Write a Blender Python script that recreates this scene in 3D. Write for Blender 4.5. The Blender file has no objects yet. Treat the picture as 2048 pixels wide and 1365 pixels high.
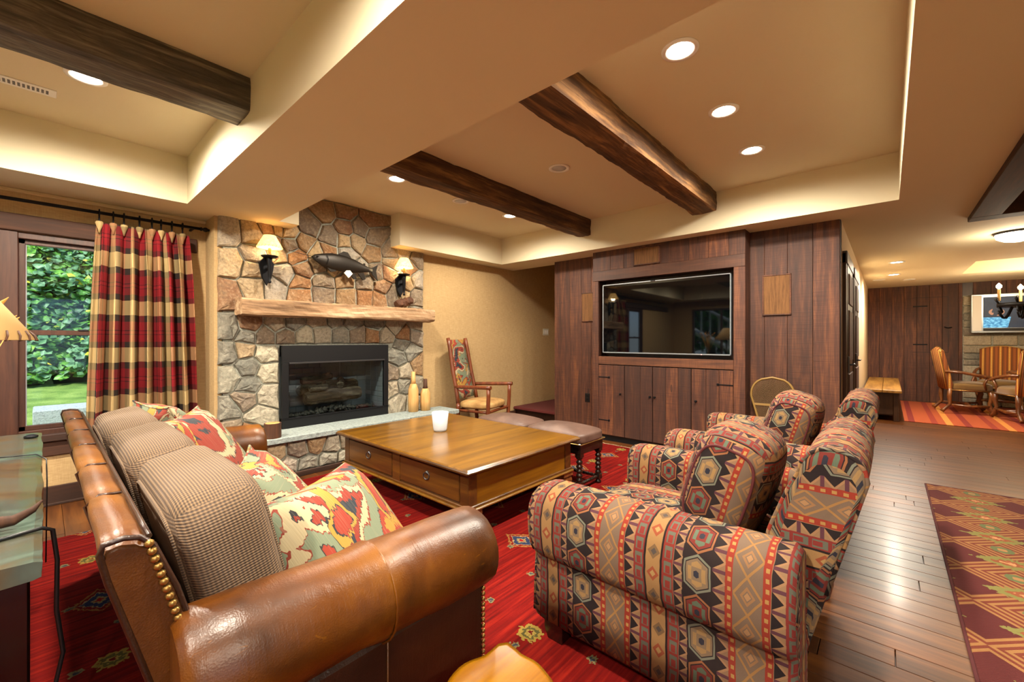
import bpy, bmesh, math, random
from mathutils import Vector, Matrix, noise as mnoise
random.seed(11)
SC = bpy.context.scene
COL = SC.collection
PI = math.pi

# ------------------------------------------------------------------ camera, world, sun, exposure
FPX, CXP, HZ, CAMH = 840.0, 1024.0, 680.0, 1.3
cam_d = bpy.data.cameras.new('camera')
cam_d.sensor_width = 36.0
cam_d.lens = FPX / 2048 * 36.0
cam_d.shift_y = -2.5 / 2048
cam_d.clip_start = 0.02
cam_d.clip_end = 200
cam = bpy.data.objects.new('camera', cam_d)
COL.objects.link(cam)
cam.location = (0, 0, CAMH)
cam.rotation_euler = (PI / 2, 0, math.atan2(0.6665, 0.7455) - PI / 2)
SC.camera = cam
SC.view_settings.view_transform = 'Standard'
SC.view_settings.look = 'None'
SC.view_settings.gamma = 1.0
SC.view_settings.use_curve_mapping = False
SC.view_settings.exposure = 0.82
DOWN_W = 46.0       # one recessed lamp
SKY = 5.0
wd = bpy.data.worlds.new('sky')
SC.world = wd
wd.use_nodes = True
_n = wd.node_tree.nodes
_bg = _n['Background']
_sky = _n.new('ShaderNodeTexSky')
_sky.sky_type = 'HOSEK_WILKIE'
_sky.turbidity = 5.0
_sky.ground_albedo = 0.4
_sky.sun_direction = (-0.35, 0.35, 0.87)
wd.node_tree.links.new(_sky.outputs[0], _bg.inputs[0])
_bg.inputs[1].default_value = SKY
sun_d = bpy.data.lights.new('sun', 'SUN')
sun_d.energy = 4.0
sun_d.angle = 0.25
sun_d.color = (1.0, 0.95, 0.86)
sun = bpy.data.objects.new('sun', sun_d)
COL.objects.link(sun)
sun.rotation_euler = (math.radians(28), math.radians(-22), 0)

# ------------------------------------------------------------------ shader graph helper
def hexc(h):
    out = []
    for i in (0, 2, 4):
        c = int(h[i:i + 2], 16) / 255
        out.append(c / 12.92 if c <= 0.04045 else ((c + 0.055) / 1.055) ** 2.4)
    return (out[0], out[1], out[2], 1.0)

class Ex:
    """a socket or number in a node graph, with arithmetic"""
    def __init__(s, g, k): s.g, s.k = g, k
    def _b(s, op, o, r=False): return s.g.math(op, o, s) if r else s.g.math(op, s, o)
    def __add__(s, o): return s._b('ADD', o)
    __radd__ = __add__
    def __mul__(s, o): return s._b('MULTIPLY', o)
    __rmul__ = __mul__
    def __sub__(s, o): return s._b('SUBTRACT', o)
    def __rsub__(s, o): return s._b('SUBTRACT', o, True)
    def __truediv__(s, o): return s._b('DIVIDE', o)
    def __gt__(s, o): return s._b('GREATER_THAN', o)
    def __lt__(s, o): return s._b('LESS_THAN', o)
    def fr(s): return s.g.math('FRACT', s)
    def fl(s): return s.g.math('FLOOR', s)
    def ab(s): return s.g.math('ABSOLUTE', s)
    def sin(s): return s.g.math('SINE', s)
    def mx(s, o): return s.g.math('MAXIMUM', s, o)
    def mn(s, o): return s.g.math('MINIMUM', s, o)
    def inv(s): return s.g.math('SUBTRACT', 1.0, s)

class Gr:
    def __init__(s, name):
        s.m = bpy.data.materials.new(name)
        s.m.use_nodes = True
        s.t = s.m.node_tree
        s.b = s.t.nodes['Principled BSDF']
        s._c = {}
    def nd(s, t, **kw):
        n = s.t.nodes.new(t)
        for k, v in kw.items(): setattr(n, k, v)
        return n
    def put(s, sock, v):
        if isinstance(v, Ex): s.t.links.new(v.k, sock)
        elif v is not None:
            try: sock.default_value = v
            except Exception:
                sock.default_value = (v, v, v, 1)[:len(sock.default_value)]
    def math(s, op, a, b=None):
        n = s.nd('ShaderNodeMath', operation=op)
        s.put(n.inputs[0], a)
        if b is not None: s.put(n.inputs[1], b)
        return Ex(s, n.outputs[0])
    def coord(s, kind='Object'):
        if kind not in s._c: s._c[kind] = Ex(s, s.nd('ShaderNodeTexCoord').outputs[kind])
        return s._c[kind]
    def rnd(s): return Ex(s, s.nd('ShaderNodeObjectInfo').outputs['Random'])
    def sep(s, v):
        n = s.nd('ShaderNodeSeparateXYZ'); s.put(n.inputs[0], v)
        return [Ex(s, o) for o in n.outputs]
    def comb(s, x=0.0, y=0.0, z=0.0):
        n = s.nd('ShaderNodeCombineXYZ')
        for i, q in enumerate((x, y, z)): s.put(n.inputs[i], q)
        return Ex(s, n.outputs[0])
    def vmul(s, v, k):
        n = s.nd('ShaderNodeVectorMath', operation='MULTIPLY'); s.put(n.inputs[0], v); s.put(n.inputs[1], k)
        return Ex(s, n.outputs[0])
    def vadd(s, v, k):
        n = s.nd('ShaderNodeVectorMath', operation='ADD'); s.put(n.inputs[0], v); s.put(n.inputs[1], k)
        return Ex(s, n.outputs[0])
    def noise(s, v, scale=5.0, detail=4.0, rough=0.55, dist=0.0):
        n = s.nd('ShaderNodeTexNoise'); s.put(n.inputs['Vector'], v)
        n.inputs['Scale'].default_value = scale; n.inputs['Detail'].default_value = detail
        n.inputs['Roughness'].default_value = rough; n.inputs['Distortion'].default_value = dist
        return Ex(s, n.outputs['Fac'])
    def voro(s, v, scale=5.0, feature='F1', metric='EUCLIDEAN', rand=1.0):
        n = s.nd('ShaderNodeTexVoronoi', feature=feature, distance=metric); s.put(n.inputs['Vector'], v)
        n.inputs['Scale'].default_value = scale
        n.inputs['Randomness'].default_value = rand
        return Ex(s, n.outputs['Distance']), (Ex(s, n.outputs['Color']) if 'Color' in n.outputs else None)
    def ramp(s, f, pts, interp='LINEAR'):
        n = s.nd('ShaderNodeValToRGB'); s.put(n.inputs[0], f)
        cr = n.color_ramp; cr.interpolation = interp
        while len(cr.elements) < len(pts): cr.elements.new(1.0)
        for e, (p, c) in zip(cr.elements, pts):
            e.position = p; e.color = hexc(c) if isinstance(c, str) else c
        return Ex(s, n.outputs[0])
    def mix(s, f, a, b, mode='MIX'):
        n = s.nd('ShaderNodeMix', data_type='RGBA', blend_type=mode)
        s.put(n.inputs[0], f)
        s.put(n.inputs[6], hexc(a) if isinstance(a, str) else a)
        s.put(n.inputs[7], hexc(b) if isinstance(b, str) else b)
        return Ex(s, n.outputs[2])
    def bump(s, h, strength=0.3, dist=0.01, nrm=None):
        n = s.nd('ShaderNodeBump'); n.inputs['Strength'].default_value = strength
        n.inputs['Distance'].default_value = dist; s.put(n.inputs['Height'], h)
        if nrm is not None: s.put(n.inputs['Normal'], nrm)
        return Ex(s, n.outputs[0])
    def done(s, col=None, rough=0.6, nrm=None, metal=0.0, **kw):
        b = s.b
        if col is not None: s.put(b.inputs['Base Color'], hexc(col) if isinstance(col, str) else col)
        s.put(b.inputs['Roughness'], rough); s.put(b.inputs['Metallic'], metal)
        if nrm is not None: s.put(b.inputs['Normal'], nrm)
        for k, v in kw.items(): s.put(b.inputs[k.replace('_', ' ')], v)
        return s.m

def m_plain(name, col, rough=0.6, metal=0.0, **kw): return Gr(name).done(col, rough, None, metal, **kw)

def m_paint(name, col, rough=0.85):
    g = Gr(name); n = g.noise(g.coord(), 90, 3)
    n2 = g.noise(g.coord(), 1.3, 2)
    c = g.mix(n2 * 0.12, col, 'b0905f')
    return g.done(c, rough, g.bump(n, 0.06, 0.004))

def m_grasscloth(name, c1, c2):
    g = Gr(name); x, y, z = g.sep(g.coord())
    h = g.noise(g.comb(x * 18, y * 18, z * 260), 1.0, 3)
    w = g.noise(g.comb(x * 260, y * 260, z * 12), 1.0, 2)
    f = h * 0.6 + w * 0.4
    c = g.ramp(f, [(0.34, c1), (0.66, c2)])
    return g.done(c, 0.9, g.bump(f, 0.25, 0.003))

def m_wood(name, dark, mid, light, axis='Z', grain=1.0, rough=0.55, bump=0.25, saw=False, coat=0.0, vary=0.5, knots=True):
    """grain runs along axis; every object gets its own shift and tone"""
    g = Gr(name); x, y, z = g.sep(g.coord()); r = g.rnd()
    sc = {'X': (1.2, 16, 16), 'Y': (16, 1.2, 16), 'Z': (16, 16, 1.2)}[axis]
    v = g.comb(x * sc[0] * grain + r * 37.0, y * sc[1] * grain + r * 11.0, z * sc[2] * grain + r * 23.0)
    n1 = g.noise(v, 1.0, 5, 0.6, 0.6)
    n2 = g.noise(v, 4.0, 3, 0.6)
    f = n1 * 0.7 + n2 * 0.3
    c = g.ramp(f, [(0.3, dark), (0.5, mid), (0.72, light)])
    tone = g.mix((r * 7.31).fr() * vary, c, dark)
    h = f
    if knots:
        d, _ = g.voro(g.comb(x * (1.4 if axis == 'X' else 5) + r * 9, y * (1.4 if axis == 'Y' else 5), z * (1.4 if axis == 'Z' else 5)), 1.0)
        tone = g.mix((d < 0.07) * 0.7, tone, dark)
    if saw:
        ax = {'X': x, 'Y': y, 'Z': z}[axis]
        sw = g.noise(g.comb(ax * 150, (x + y) * 3 + r * 5, z * 3 if axis != 'Z' else r), 1.0, 2)
        h = f * 0.5 + sw * 0.5
        tone = g.mix((sw - 0.45).mx(0.0) * 1.6, tone, dark)
    kw = dict(Coat_Weight=coat, Coat_Roughness=0.15) if coat else {}
    return g.done(tone, rough, g.bump(h, bump, 0.006), **kw)

def m_leather(name, c1, c2, c3, rough=0.32, worn=True):
    g = Gr(name); o = g.coord()
    big = g.noise(o, 3.0, 4, 0.6, 0.3)
    c = g.ramp(big, [(0.3, c1), (0.5, c2), (0.72, c3)])
    sx, sy, sz = g.sep(o)
    scr = g.noise(g.comb(sx * 12, sy * 90, sz * 40), 1.0, 2, 0.5, 1.5)
    c = g.mix((scr > 0.72) * 0.35, c, c3) if worn else c
    d, _ = g.voro(o, 260, 'F1')
    wr = g.noise(o, 14, 3, 0.6, 1.0)
    cr = g.noise(g.comb(sx * 55, sy * 6, sz * 6), 1.0, 3, 0.6, 0.8)
    h = d * 0.12 + wr * 0.5 + cr * 0.45
    rg = g.noise(o, 8, 3) * 0.25 + (rough - 0.12)
    return g.done(c, rg, g.bump(h, 0.28, 0.008), Coat_Weight=0.04, Coat_Roughness=0.25)

def m_kilim(name):
    g = Gr(name); U, V, _ = g.sep(g.coord('UV'))
    wob = g.noise(g.comb(U * 9, V * 9, 0.0), 1.0, 2) * 0.012 - 0.006
    P = 0.45
    p = ((U + wob) / P).fr() * P
    band = lambda a, b: (p > a) * (p < b)
    loc = lambda a, b: (p - a) / (b - a)
    # bands (m): hex .0-.09 | tri .09-.118 | key .118-.156 | blk | flower .162-.212 | blk | key .218-.256 | tri .256-.292 | red .292-.314 | diamond .314-.392 | red .392-.414 | tri .414-.45
    c = g.ramp(p / P, [(0, '14171f'), (.09 / P, 'a88b6a'), (.118 / P, 'a03a30'), (.156 / P, '101014'), (.162 / P, 'c09a62'), (.212 / P, '101014'),
                       (.218 / P, '9c3a34'), (.256 / P, 'b3946c'), (.292 / P, 'b2402c'), (.314 / P, '8f7d68'), (.392 / P, 'b2402c'), (.414 / P, 'a98a68')], 'CONSTANT')
    # hexagons, alternating colours
    hv = V / 0.125
    par = ((hv.fl()) / 2.0).fr() > 0.25
    hy = (hv.fr() - 0.5).ab() * 2.0
    hx = (loc(.0, .09) - 0.5).ab() * 2.0
    hexd = (hx * 1.02).mx(hy * 0.92 + hx * 0.42)
    inb = band(0.0, .09)
    c = g.mix(inb * (hexd < 0.92), c, g.mix(par, '8f9a86', 'b57a4e'))
    c = g.mix(inb * (hexd < 0.80), c, '1b1e26')
    c = g.mix(inb * (hexd < 0.74), c, g.mix(par, '9c8a6c', '8f3830'))
    chk = ((hx * 3).fl() + (hy * 3).fl()) / 2.0
    c = g.mix(inb * (hexd < 0.6) * (chk.fr() > 0.25), c, g.mix(par, 'c2a26a', '6f8a72'))
    c = g.mix(inb * (hexd < 0.18), c, '26364a')
    # triangles
    for a, b, t in ((.09, .118, .05), (.256, .292, .06), (.414, .45, .06)):
        tv = ((V / t).fr() - 0.5).ab() * 2.0
        q = band(a, b)
        c = g.mix(q * (tv < loc(a, b)), c, '171a20')
        c = g.mix(q * ((tv - loc(a, b)).ab() < 0.14), c, 'c39b70')
        c = g.mix(q * (tv > 0.82), c, '6a3f4e')
    # meander keys
    for a, b in ((.118, .156), (.218, .256)):
        kx = loc(a, b)
        kv = (V / 0.05).fr()
        k1 = ((kx - 0.5).ab() < 0.34) * ((kv - 0.5).ab() < 0.4) * ((((kx - 0.5).ab() < 0.2) * ((kv - 0.62).ab() < 0.25)).inv())
        c = g.mix(band(a, b) * k1, c, '77806e')
    # flowers
    fv = (V / 0.075).fr() - 0.5
    fx = loc(.162, .212) - 0.5
    fd = fv.ab() + fx.ab() * 0.8
    fpar = (((V / 0.075).fl()) / 2.0).fr() > 0.25
    q = band(.162, .212)
    c = g.mix(q * (fd < 0.34), c, g.mix(fpar, '8d7450', 'b5623e'))
    c = g.mix(q * (fd < 0.16), c, g.mix(fpar, '5d5a56', 'd0b070'))
    # red dashes
    for a, b in ((.292, .314), (.392, .414)):
        dv = (V / 0.028).fr()
        c = g.mix(band(a, b) * (dv < 0.45) * ((loc(a, b) - 0.5).ab() < 0.22), c, 'd0a860')
    # diamonds
    dv = (V / 0.11).fr() - 0.5
    dx = loc(.314, .392) - 0.5
    dd = dv.ab() + dx.ab()
    q = band(.314, .392)
    c = g.mix(q * ((dd - 0.5).ab() < 0.05), c, 'c09558')
    c = g.mix(q * ((dd - 0.22).ab() < 0.05), c, 'b88f60')
    c = g.mix(q * (dd < 0.12), c, 'c8a070')
    wv = g.noise(g.comb(U * 900, V * 900, 0.0), 1.0, 1)
    fade = g.noise(g.comb(U * 3, V * 3, 0.0), 1.0, 3)
    c = g.mix(fade * 0.5, c, '5c4a42')
    c = g.mix(wv * 0.5, c, (0.25, 0.2, 0.18, 1), 'MULTIPLY')
    c = g.mix(1.0, c, (0.66, 0.60, 0.60, 1), 'MULTIPLY')
    return g.done(c, 0.92, g.bump(wv, 0.3, 0.003), Specular_IOR_Level=0.15)

def m_ikat(name, seed=0.0, rot=False):
    g = Gr(name); U, V, _ = g.sep(g.coord('UV'))
    if rot: U, V = V, U
    jag = (g.noise(g.comb(U * 120, V * 3, seed), 1.0, 1) - 0.5) * 0.05
    d1 = g.noise(g.comb(U * 4.6 + seed, V * 4.6 + jag * 5, seed), 1.0, 2, 0.5, 0.6)
    d2 = g.noise(g.comb(U * 4.2 + 5.0 + seed, V * 4.2 + jag * 5, seed + 3.0), 1.0, 2, 0.5, 0.8)
    c = g.ramp(d1, [(0.0, '2c3440'), (0.36, 'a5371f'), (0.435, '2a2a30'), (0.445, 'd8c9a0'), (0.49, '9b3a26'), (0.50, '8d9c80'), (0.575, '33332f'), (0.585, 'b23e24'), (0.64, 'c99a3a')], 'CONSTANT')
    c2 = g.ramp(d2, [(0.0, 'b23e24'), (0.34, '2b3038'), (0.355, 'd0a03e'), (0.395, '3a3028')], 'CONSTANT')
    c = g.mix((d2 < 0.405) * 1.0, c, c2)
    ln = g.noise(g.comb(U * 420, V * 5, 0.0), 1.0, 1)
    c = g.mix((ln > 0.62) * 0.22, c, 'c8bc9c')
    c = g.mix(1.0, c, (0.52, 0.50, 0.48, 1), 'MULTIPLY')
    return g.done(c, 0.85, g.bump(ln, 0.3, 0.003))

def m_cord(name):
    g = Gr(name); U, V, _ = g.sep(g.coord('UV'))
    a = (U * 150).fr(); b = (V * 110).fr()
    h = ((a - 0.5).ab() * 2.0).inv() * 0.6 + ((b - 0.5).ab() * 2.0).inv() * 0.4
    c = g.ramp(h, [(0.15, '1e150e'), (0.45, '55412a'), (0.8, '7e6444')])
    big = g.noise(g.comb(U * 4, V * 4, 0.0), 1.0, 2)
    c = g.mix(big * 0.3, c, '8a7a74')
    return g.done(c, 0.95, g.bump(h, 0.6, 0.004))

def m_plaid(name):
    g = Gr(name); U, V, _ = g.sep(g.coord('UV'))
    def stripes(t, P):
        q = (t / P).fr()
        c = g.ramp(q, [(0, 'c9ad78'), (0.31, '332a26'), (0.43, '8e1f26'), (0.58, '471a1e'), (0.60, '98242a'), (0.66, '471a1e'), (0.68, '8e1f26'), (0.86, '332a26')], 'CONSTANT')
        return c
    a = stripes(U, 0.36); b = stripes(V, 0.394)
    wv = g.noise(g.comb(U * 700, V * 700, 0.0), 1.0, 1)
    c = g.mix(wv * 0.3 + 0.38, a, b)
    c = g.mix(0.22, c, '120a08')  # darkens the whole cloth for the shade between folds
    return g.done(c, 0.9, g.bump(wv, 0.25, 0.002), Specular_IOR_Level=0.15)

def m_rug(name):
    g = Gr(name); x, y, z = g.sep(g.coord())
    st = g.noise(g.comb(x * 2.0, y * 46, 0.0), 1.0, 4)
    c = g.ramp(st, [(0.3, '440705'), (0.5, '680b07'), (0.7, '861a0e')])
    pile = g.noise(g.coord(), 520, 1)
    ser = (g.noise(g.comb(x * 60, y * 60, 0.0), 1.0, 1) - 0.5) * 0.05
    def motif(c, sx, sy, ox, oy, size, pal, elong=1.0, chance=None):
        row = ((y + oy) / sy).fl()
        fx = ((x + ox + row * sx * 0.5) / sx).fr() - 0.5
        fy = ((y + oy) / sy).fr() - 0.5
        d = (fx * sx).ab() + (fy * sy * elong).ab() + ser
        # stepped star
        d2 = ((fx * sx).ab()).mx((fy * sy * elong).ab()) * 1.35 + ser
        dd = d.mn(d2) if chance else d
        for k, col in pal: c = g.mix(dd < size * k, c, col)
        return c
    c = motif(c, 0.62, 0.58, 0.1, 0.17, 0.105, [(1.0, '8a6030'), (0.86, '6a1010'), (0.7, '94805a'), (0.62, '1c3450'), (0.32, '8a7c54'), (0.16, '8d1b1b')], 0.8)
    c = motif(c, 0.62, 0.58, 0.41, 0.17, 0.06, [(1.0, '8a7434'), (0.7, '4c4c28'), (0.4, '94803e'), (0.2, '5a1512')], 1.0, True)
    c = motif(c, 0.31, 0.29, 0.05, 0.02, 0.022, [(1.0, '6e6644'), (0.5, '2d3a42')], 1.0, True)
    c = g.mix(pile * 0.3, c, '4a0a0c')
    return g.done(c, 0.95, g.bump(pile, 0.4, 0.004), Specular_IOR_Level=0.1)

def m_runner(name):
    g = Gr(name); x, y, z = g.sep(g.coord())
    P = 0.42
    fx = (x / P).fr() - 0.5; fy = (y / P).fr() - 0.5
    a = fx.ab() + fy.ab()
    zig = (a * 9.0).fr()
    c = g.mix(zig > 0.5, '9c6e3c', '702c16')
    st = (fx.ab()).mx(fy.ab()) * 0.6 + (fx * fy).ab() * 2.2
    c = g.mix(a > 0.62, c, '521010')
    c = g.mix(st < 0.075, c, '5f6b40')
    c = g.mix(st < 0.03, c, 'a87c4a')
    jag = (g.noise(g.comb(x * 40, y * 40, 0.0), 1.0, 1) - 0.5) * 0.2
    fx2 = (x / P + 0.5).fr() - 0.5; fy2 = (y / P).fr() - 0.5
    b = fx2.ab() + fy2.ab() * 0.6 + jag
    c = g.mix(b < 0.22, c, '7d7a3c')
    c = g.mix(b < 0.12, c, '8e4a26')
    c = g.mix(b < 0.05, c, 'c98e5c')
    wv = ((x * 130 + y * 130).fr() - 0.5).ab() + ((x * 130 - y * 130).fr() - 0.5).ab()
    c = g.mix((wv < 0.45) * 0.45, c, '4a1a10')
    return g.done(c, 0.95, g.bump(wv, 0.6, 0.004))

def m_striperug(name):
    g = Gr(name); x, y, z = g.sep(g.coord())
    q = (y / 0.62).fr()
    c = g.ramp(q, [(0, 'a5481c'), (0.3, '7d1f14'), (0.42, 'a5481c'), (0.62, 'd08638'), (0.74, 'a5481c'), (0.88, '8a2a16')], 'CONSTANT')
    n = g.noise(g.coord(), 220, 2)
    return g.done(g.mix(n * 0.35, c, '5a2010'), 0.95, g.bump(n, 0.4, 0.004))

def m_stone(name, cols, seed=0.0):
    g = Gr(name); o = g.coord(); r = g.rnd()
    v = g.vadd(o, g.comb(r * 31.0 + seed, r * 17.0, r * 5.0))
    n1 = g.noise(v, 5, 5, 0.65, 0.5); n2 = g.noise(v, 42, 4, 0.65)
    base = g.ramp((r * 3.77).fr(), [(i / len(cols), c) for i, c in enumerate(cols)], 'CONSTANT')
    c = g.mix((n1 - 0.38).mx(0.0) * 1.6, base, cols[1])
    c = g.mix((n2 - 0.47).mx(0.0) * 2.2, c, '4a423a')
    c = g.mix((0.46 - n2).mx(0.0) * 1.6, c, 'c9bda6')
    return g.done(c, 0.9, g.bump(n2 * 0.6 + n1 * 0.4, 0.7, 0.02))

def m_stripefab(name):
    g = Gr(name); U, V, _ = g.sep(g.coord('UV'))
    q = (U / 0.11).fr()
    c = g.ramp(q, [(0, '8a4a1c'), (0.2, '5c3414'), (0.34, 'a8641f'), (0.46, 'c08a34'), (0.6, 'a8641f'), (0.7, '6a3512'), (0.85, '9a5520')], 'CONSTANT')
    dash = ((V / 0.03).fr() < 0.55) * ((q - 0.53).ab() < 0.05)
    c = g.mix(dash, c, 'e0bc60')
    n = g.noise(g.comb(U * 500, V * 500, 0.0), 1.0, 1)
    return g.done(g.mix(n * 0.3, c, '4a2a10'), 0.9, g.bump(n, 0.3, 0.002))

def m_emit(name, col, k):
    g = Gr(name)
    return g.done('ffffff', 0.5, None, Emission_Color=hexc(col), Emission_Strength=k)

def m_glass(name, col='ffffff', alpha=0.12, rough=0.02):
    g = Gr(name)
    n = g.t.nodes; l = g.t.links
    n.remove(g.b)
    tr = n.new('ShaderNodeBsdfTransparent'); tr.inputs[0].default_value = hexc(col)
    gl = n.new('ShaderNodeBsdfGlossy'); gl.inputs['Roughness'].default_value = rough
    mx = n.new('ShaderNodeMixShader'); mx.inputs[0].default_value = alpha
    l.new(tr.outputs[0], mx.inputs[1]); l.new(gl.outputs[0], mx.inputs[2])
    l.new(mx.outputs[0], n['Material Output'].inputs[0])
    return g.m

def m_leaf(name, cols):
    g = Gr(name); x, y, z = g.sep(g.coord())
    n = g.noise(g.coord(), 9, 2); n2 = g.noise(g.coord(), 1.1, 2)
    c = g.ramp(n * 0.6 + n2 * 0.4, [(0.3, cols[0]), (0.45, cols[1]), (0.58, cols[2]), (0.7, cols[3])])
    return g.done(c, 0.5, None, Subsurface_Weight=0.0)

def m_grass(name):
    g = Gr(name); n = g.noise(g.coord(), 60, 4); n2 = g.noise(g.coord(), 2, 2)
    c = g.ramp(n * 0.5 + n2 * 0.5, [(0.35, '4d6a22'), (0.5, '7d9a3a'), (0.65, 'a8b85c')])
    return g.done(c, 0.9, g.bump(n, 0.8, 0.03))

M = {}
M['paint'] = m_paint('beige_paint', 'cfb68e')
M['ceil'] = m_paint('ceiling_paint', 'd9ceb0')
M['cloth_wall'] = m_grasscloth('grasscloth', 'a5865a', 'c2a576')
M['barn'] = m_wood('barn_board', '2a150e', '57301e', '8a532e', 'Z', 1.0, 0.66, 0.4, True, 0, 0.7)
M['barn_y'] = m_wood('barn_board_across', '301a11', '5a3420', '7e4c2c', 'Y', 1.0, 0.6, 0.35, True, 0, 0.5)
M['darkwood'] = m_wood('dark_wood', '1c0e09', '331a10', '4c2818', 'Z', 1.0, 0.4, 0.15)
M['darkwood_x'] = m_wood('dark_wood_trim', '24130b', '40220f', '5a3218', 'X', 1.0, 0.75, 0.3)
M['beam'] = m_wood('hewn_beam', '1e1109', '5e3e22', 'b0804a', 'X', 0.9, 0.85, 1.0, False, 0, 0.4)
M['beam_grey'] = m_wood('weathered_beam', '1e1a16', '544a3c', '94866e', 'X', 1.6, 0.6, 1.0, False, 0, 0.2)
M['mantel'] = m_wood('mantel_wood', '452e1c', '9c7a58', 'dcc4a0', 'X', 0.8, 0.85, 1.0, False, 0, 0.0)
M['table'] = m_wood('honey_wood', '442806', '704a08', '8a6012', 'X', 0.55, 0.28, 0.06, False, 0.5, 0.15)
M['table_side'] = m_wood('honey_wood_side', '28160a', '4c2e0e', '684312', 'Y', 0.6, 0.32, 0.08, False, 0.4, 0.2)
M['floor'] = m_wood('plank_floor', '331a0a', '5e3414', '85501f', 'Y', 0.8, 0.36, 0.08, False, 0.08, 0.65, False)
M['leather'] = m_leather('tan_leather', '2e1400', '562c00', '7e4b00', 0.38)
M['leather_dk'] = m_leather('brown_shade_leather', '1e0e07', '2c160b', '3e2110')  # dark trim leather, also the colour of the shaded arm panels
M['seat_leather'] = m_leather('seat_leather', '74482a', '865a38', '9a6c46', 0.6, False)
M['cord'] = m_cord('corduroy')
M['kilim'] = m_kilim('kilim_fabric')
M['ikat'] = m_ikat('ikat_fabric', 0.0)
M['ikat2'] = m_ikat('ikat_fabric_gold', 4.3, True)
M['ikat3'] = m_ikat('ikat_fabric_red', 9.1)
M['tapestry'] = m_ikat('tapestry_fabric', 13.7)
M['plaid'] = m_plaid('plaid_cloth')
M['rug'] = m_rug('red_rug')
M['runner'] = m_runner('runner_weave')
M['stripes'] = m_striperug('striped_rug')
M['stone'] = m_stone('field_stone', ['8a6a46', 'a08a6a', '7a5438', '9a9184', '8c6038', '77695a', 'b0946c', '6a5a4c'])
M['stone_cool'] = m_stone('grey_stone', ['8b8878', 'a39a86', '77756a', '9c8f78', '6b6a60', 'b0a890', '857a66', '6e665a'])
M['mortar'] = m_stone('mortar', ['9a9c8e', 'a2a496', '8f9286'])
M['slate'] = m_stone('hearth_slate', ['8f9a98', '98a29e', '8a9694'])
M['iron'] = m_plain('black_iron', '17171a', 0.5, 0.7)
M['black'] = m_plain('black_metal', '0e0f12', 0.45, 0.3)
M['blackplastic'] = m_plain('black_plastic', '0b0b0c', 0.4)
M['pewter'] = m_plain('pewter', '5a5a5c', 0.35, 0.9)
M['brass'] = m_plain('brass_nail', 'a8844a', 0.35, 0.9)
M['silver'] = m_plain('silver_frame', 'b8c2cc', 0.3, 0.8)
M['screen'] = m_plain('tv_glass', '030406', 0.03, 0.0)
M['white'] = m_plain('white_trim', 'e8e6e0', 0.5)
M['plate'] = m_plain('switch_plate', 'cfc8b4', 0.4)
M['ebony'] = m_wood('ebony_wood', '0c0706', '1c100b', '2c1a10', 'Z', 1.0, 0.25, 0.05, False, 0.4, 0.1, False)
M['ottoman'] = m_leather('mauve_leather', '463026', '5c443a', '705648', 0.5, False)
M['hickory'] = m_wood('hickory_pole', '3a1a0c', '6e3418', '8e4e26', 'Z', 1.0, 0.4, 0.3, False, 0.2, 0.1)
M['hide'] = m_leather('hair_hide', '8a6234', 'b08a52', 'd0b078', 0.8, False)
M['velvet'] = m_plain('maroon_carpet', '551a16', 0.95, 0.0)
M['candle'] = m_plain('milk_glass', 'bcc2c8', 0.25, 0.0)
M['carved'] = m_wood('carved_wood', 'a8763c', 'cf9f60', 'e0bb80', 'Z', 1.0, 0.5, 0.3, False, 0, 0.1)
M['bark'] = m_wood('bark', '2e1a0e', '53301a', '744628', 'Z', 1.0, 0.8, 0.8)
M['bronze'] = m_plain('bronze_fish', '2a241e', 0.45, 0.6)
M['card'] = m_plain('white_card', 'e6dfd0', 0.7)
M['burl'] = m_wood('burl_wood', '5a3202', '805204', '986808', 'X', 0.5, 0.2, 0.1, False, 0.6, 0.0)
M['parch'] = m_plain('parchment', 'b8945c', 0.7, 0.0, Transmission_Weight=0.0)
M['wheat'] = m_plain('wheat', 'b98a3c', 0.8)
M['console'] = None
def _console():
    g = Gr('console_top'); x, y, z = g.sep(g.coord())
    n = g.noise(g.coord(), 2.2, 4, 0.6, 0.8); n2 = g.noise(g.comb(x * 30, y * 3, z * 30), 1.0, 3)
    c = g.ramp(n, [(0.32, '4a3014'), (0.46, '57462a'), (0.58, '46524a'), (0.7, '62756a')])  # grey-green stops paint teal daylight onto the brown slab
    c = g.mix(n2 * 0.4, c, '3a2c1c')
    return g.done(c, 0.25, g.bump(n2, 0.15, 0.004), Coat_Weight=0.4, Coat_Roughness=0.12)
M['console'] = _console()
def _shade():
    g = Gr('lit_shade'); n = g.noise(g.coord(), 30, 3)
    c = g.ramp(n, [(0.3, 'd89a3c'), (0.7, 'ffe0a0')])
    return g.done(c, 0.7, None, Emission_Color=hexc('ffc46a'), Emission_Strength=1.7)
M['shade_lit'] = _shade()
M['flame'] = m_emit('bulb', 'ffdca0', 30)
M['lens'] = m_emit('lamp_lens', 'fff2dc', 22)
M['lens_dim'] = m_plain('lamp_off', 'b8bcc0', 0.4)
M['fabric_stripe'] = m_stripefab('gold_stripe_fabric')
M['olive'] = m_plain('olive_velvet', '6a4c1c', 0.95, 0.0, Sheen_Weight=0.4)
M['oak'] = m_wood('carved_oak', '3a1e0c', '66391a', '8a5628', 'Z', 1.0, 0.35, 0.1, False, 0.3, 0.1)
M['bench'] = m_wood('bench_wood', '5a3a14', '94682a', 'b58a42', 'X', 0.8, 0.45, 0.2, False, 0.1, 0.1)
M['benchleg'] = m_wood('bench_leg', '22130a', '3d2412', '5a381c', 'Z', 0.8, 0.5, 0.2)
M['window_wood'] = m_wood('window_wood', '2c1810', '4a2a1c', '5e3a28', 'Z', 1.0, 0.45, 0.1)
M['vinyl'] = m_plain('sash_edge', '8d8f92', 0.5)
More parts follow.
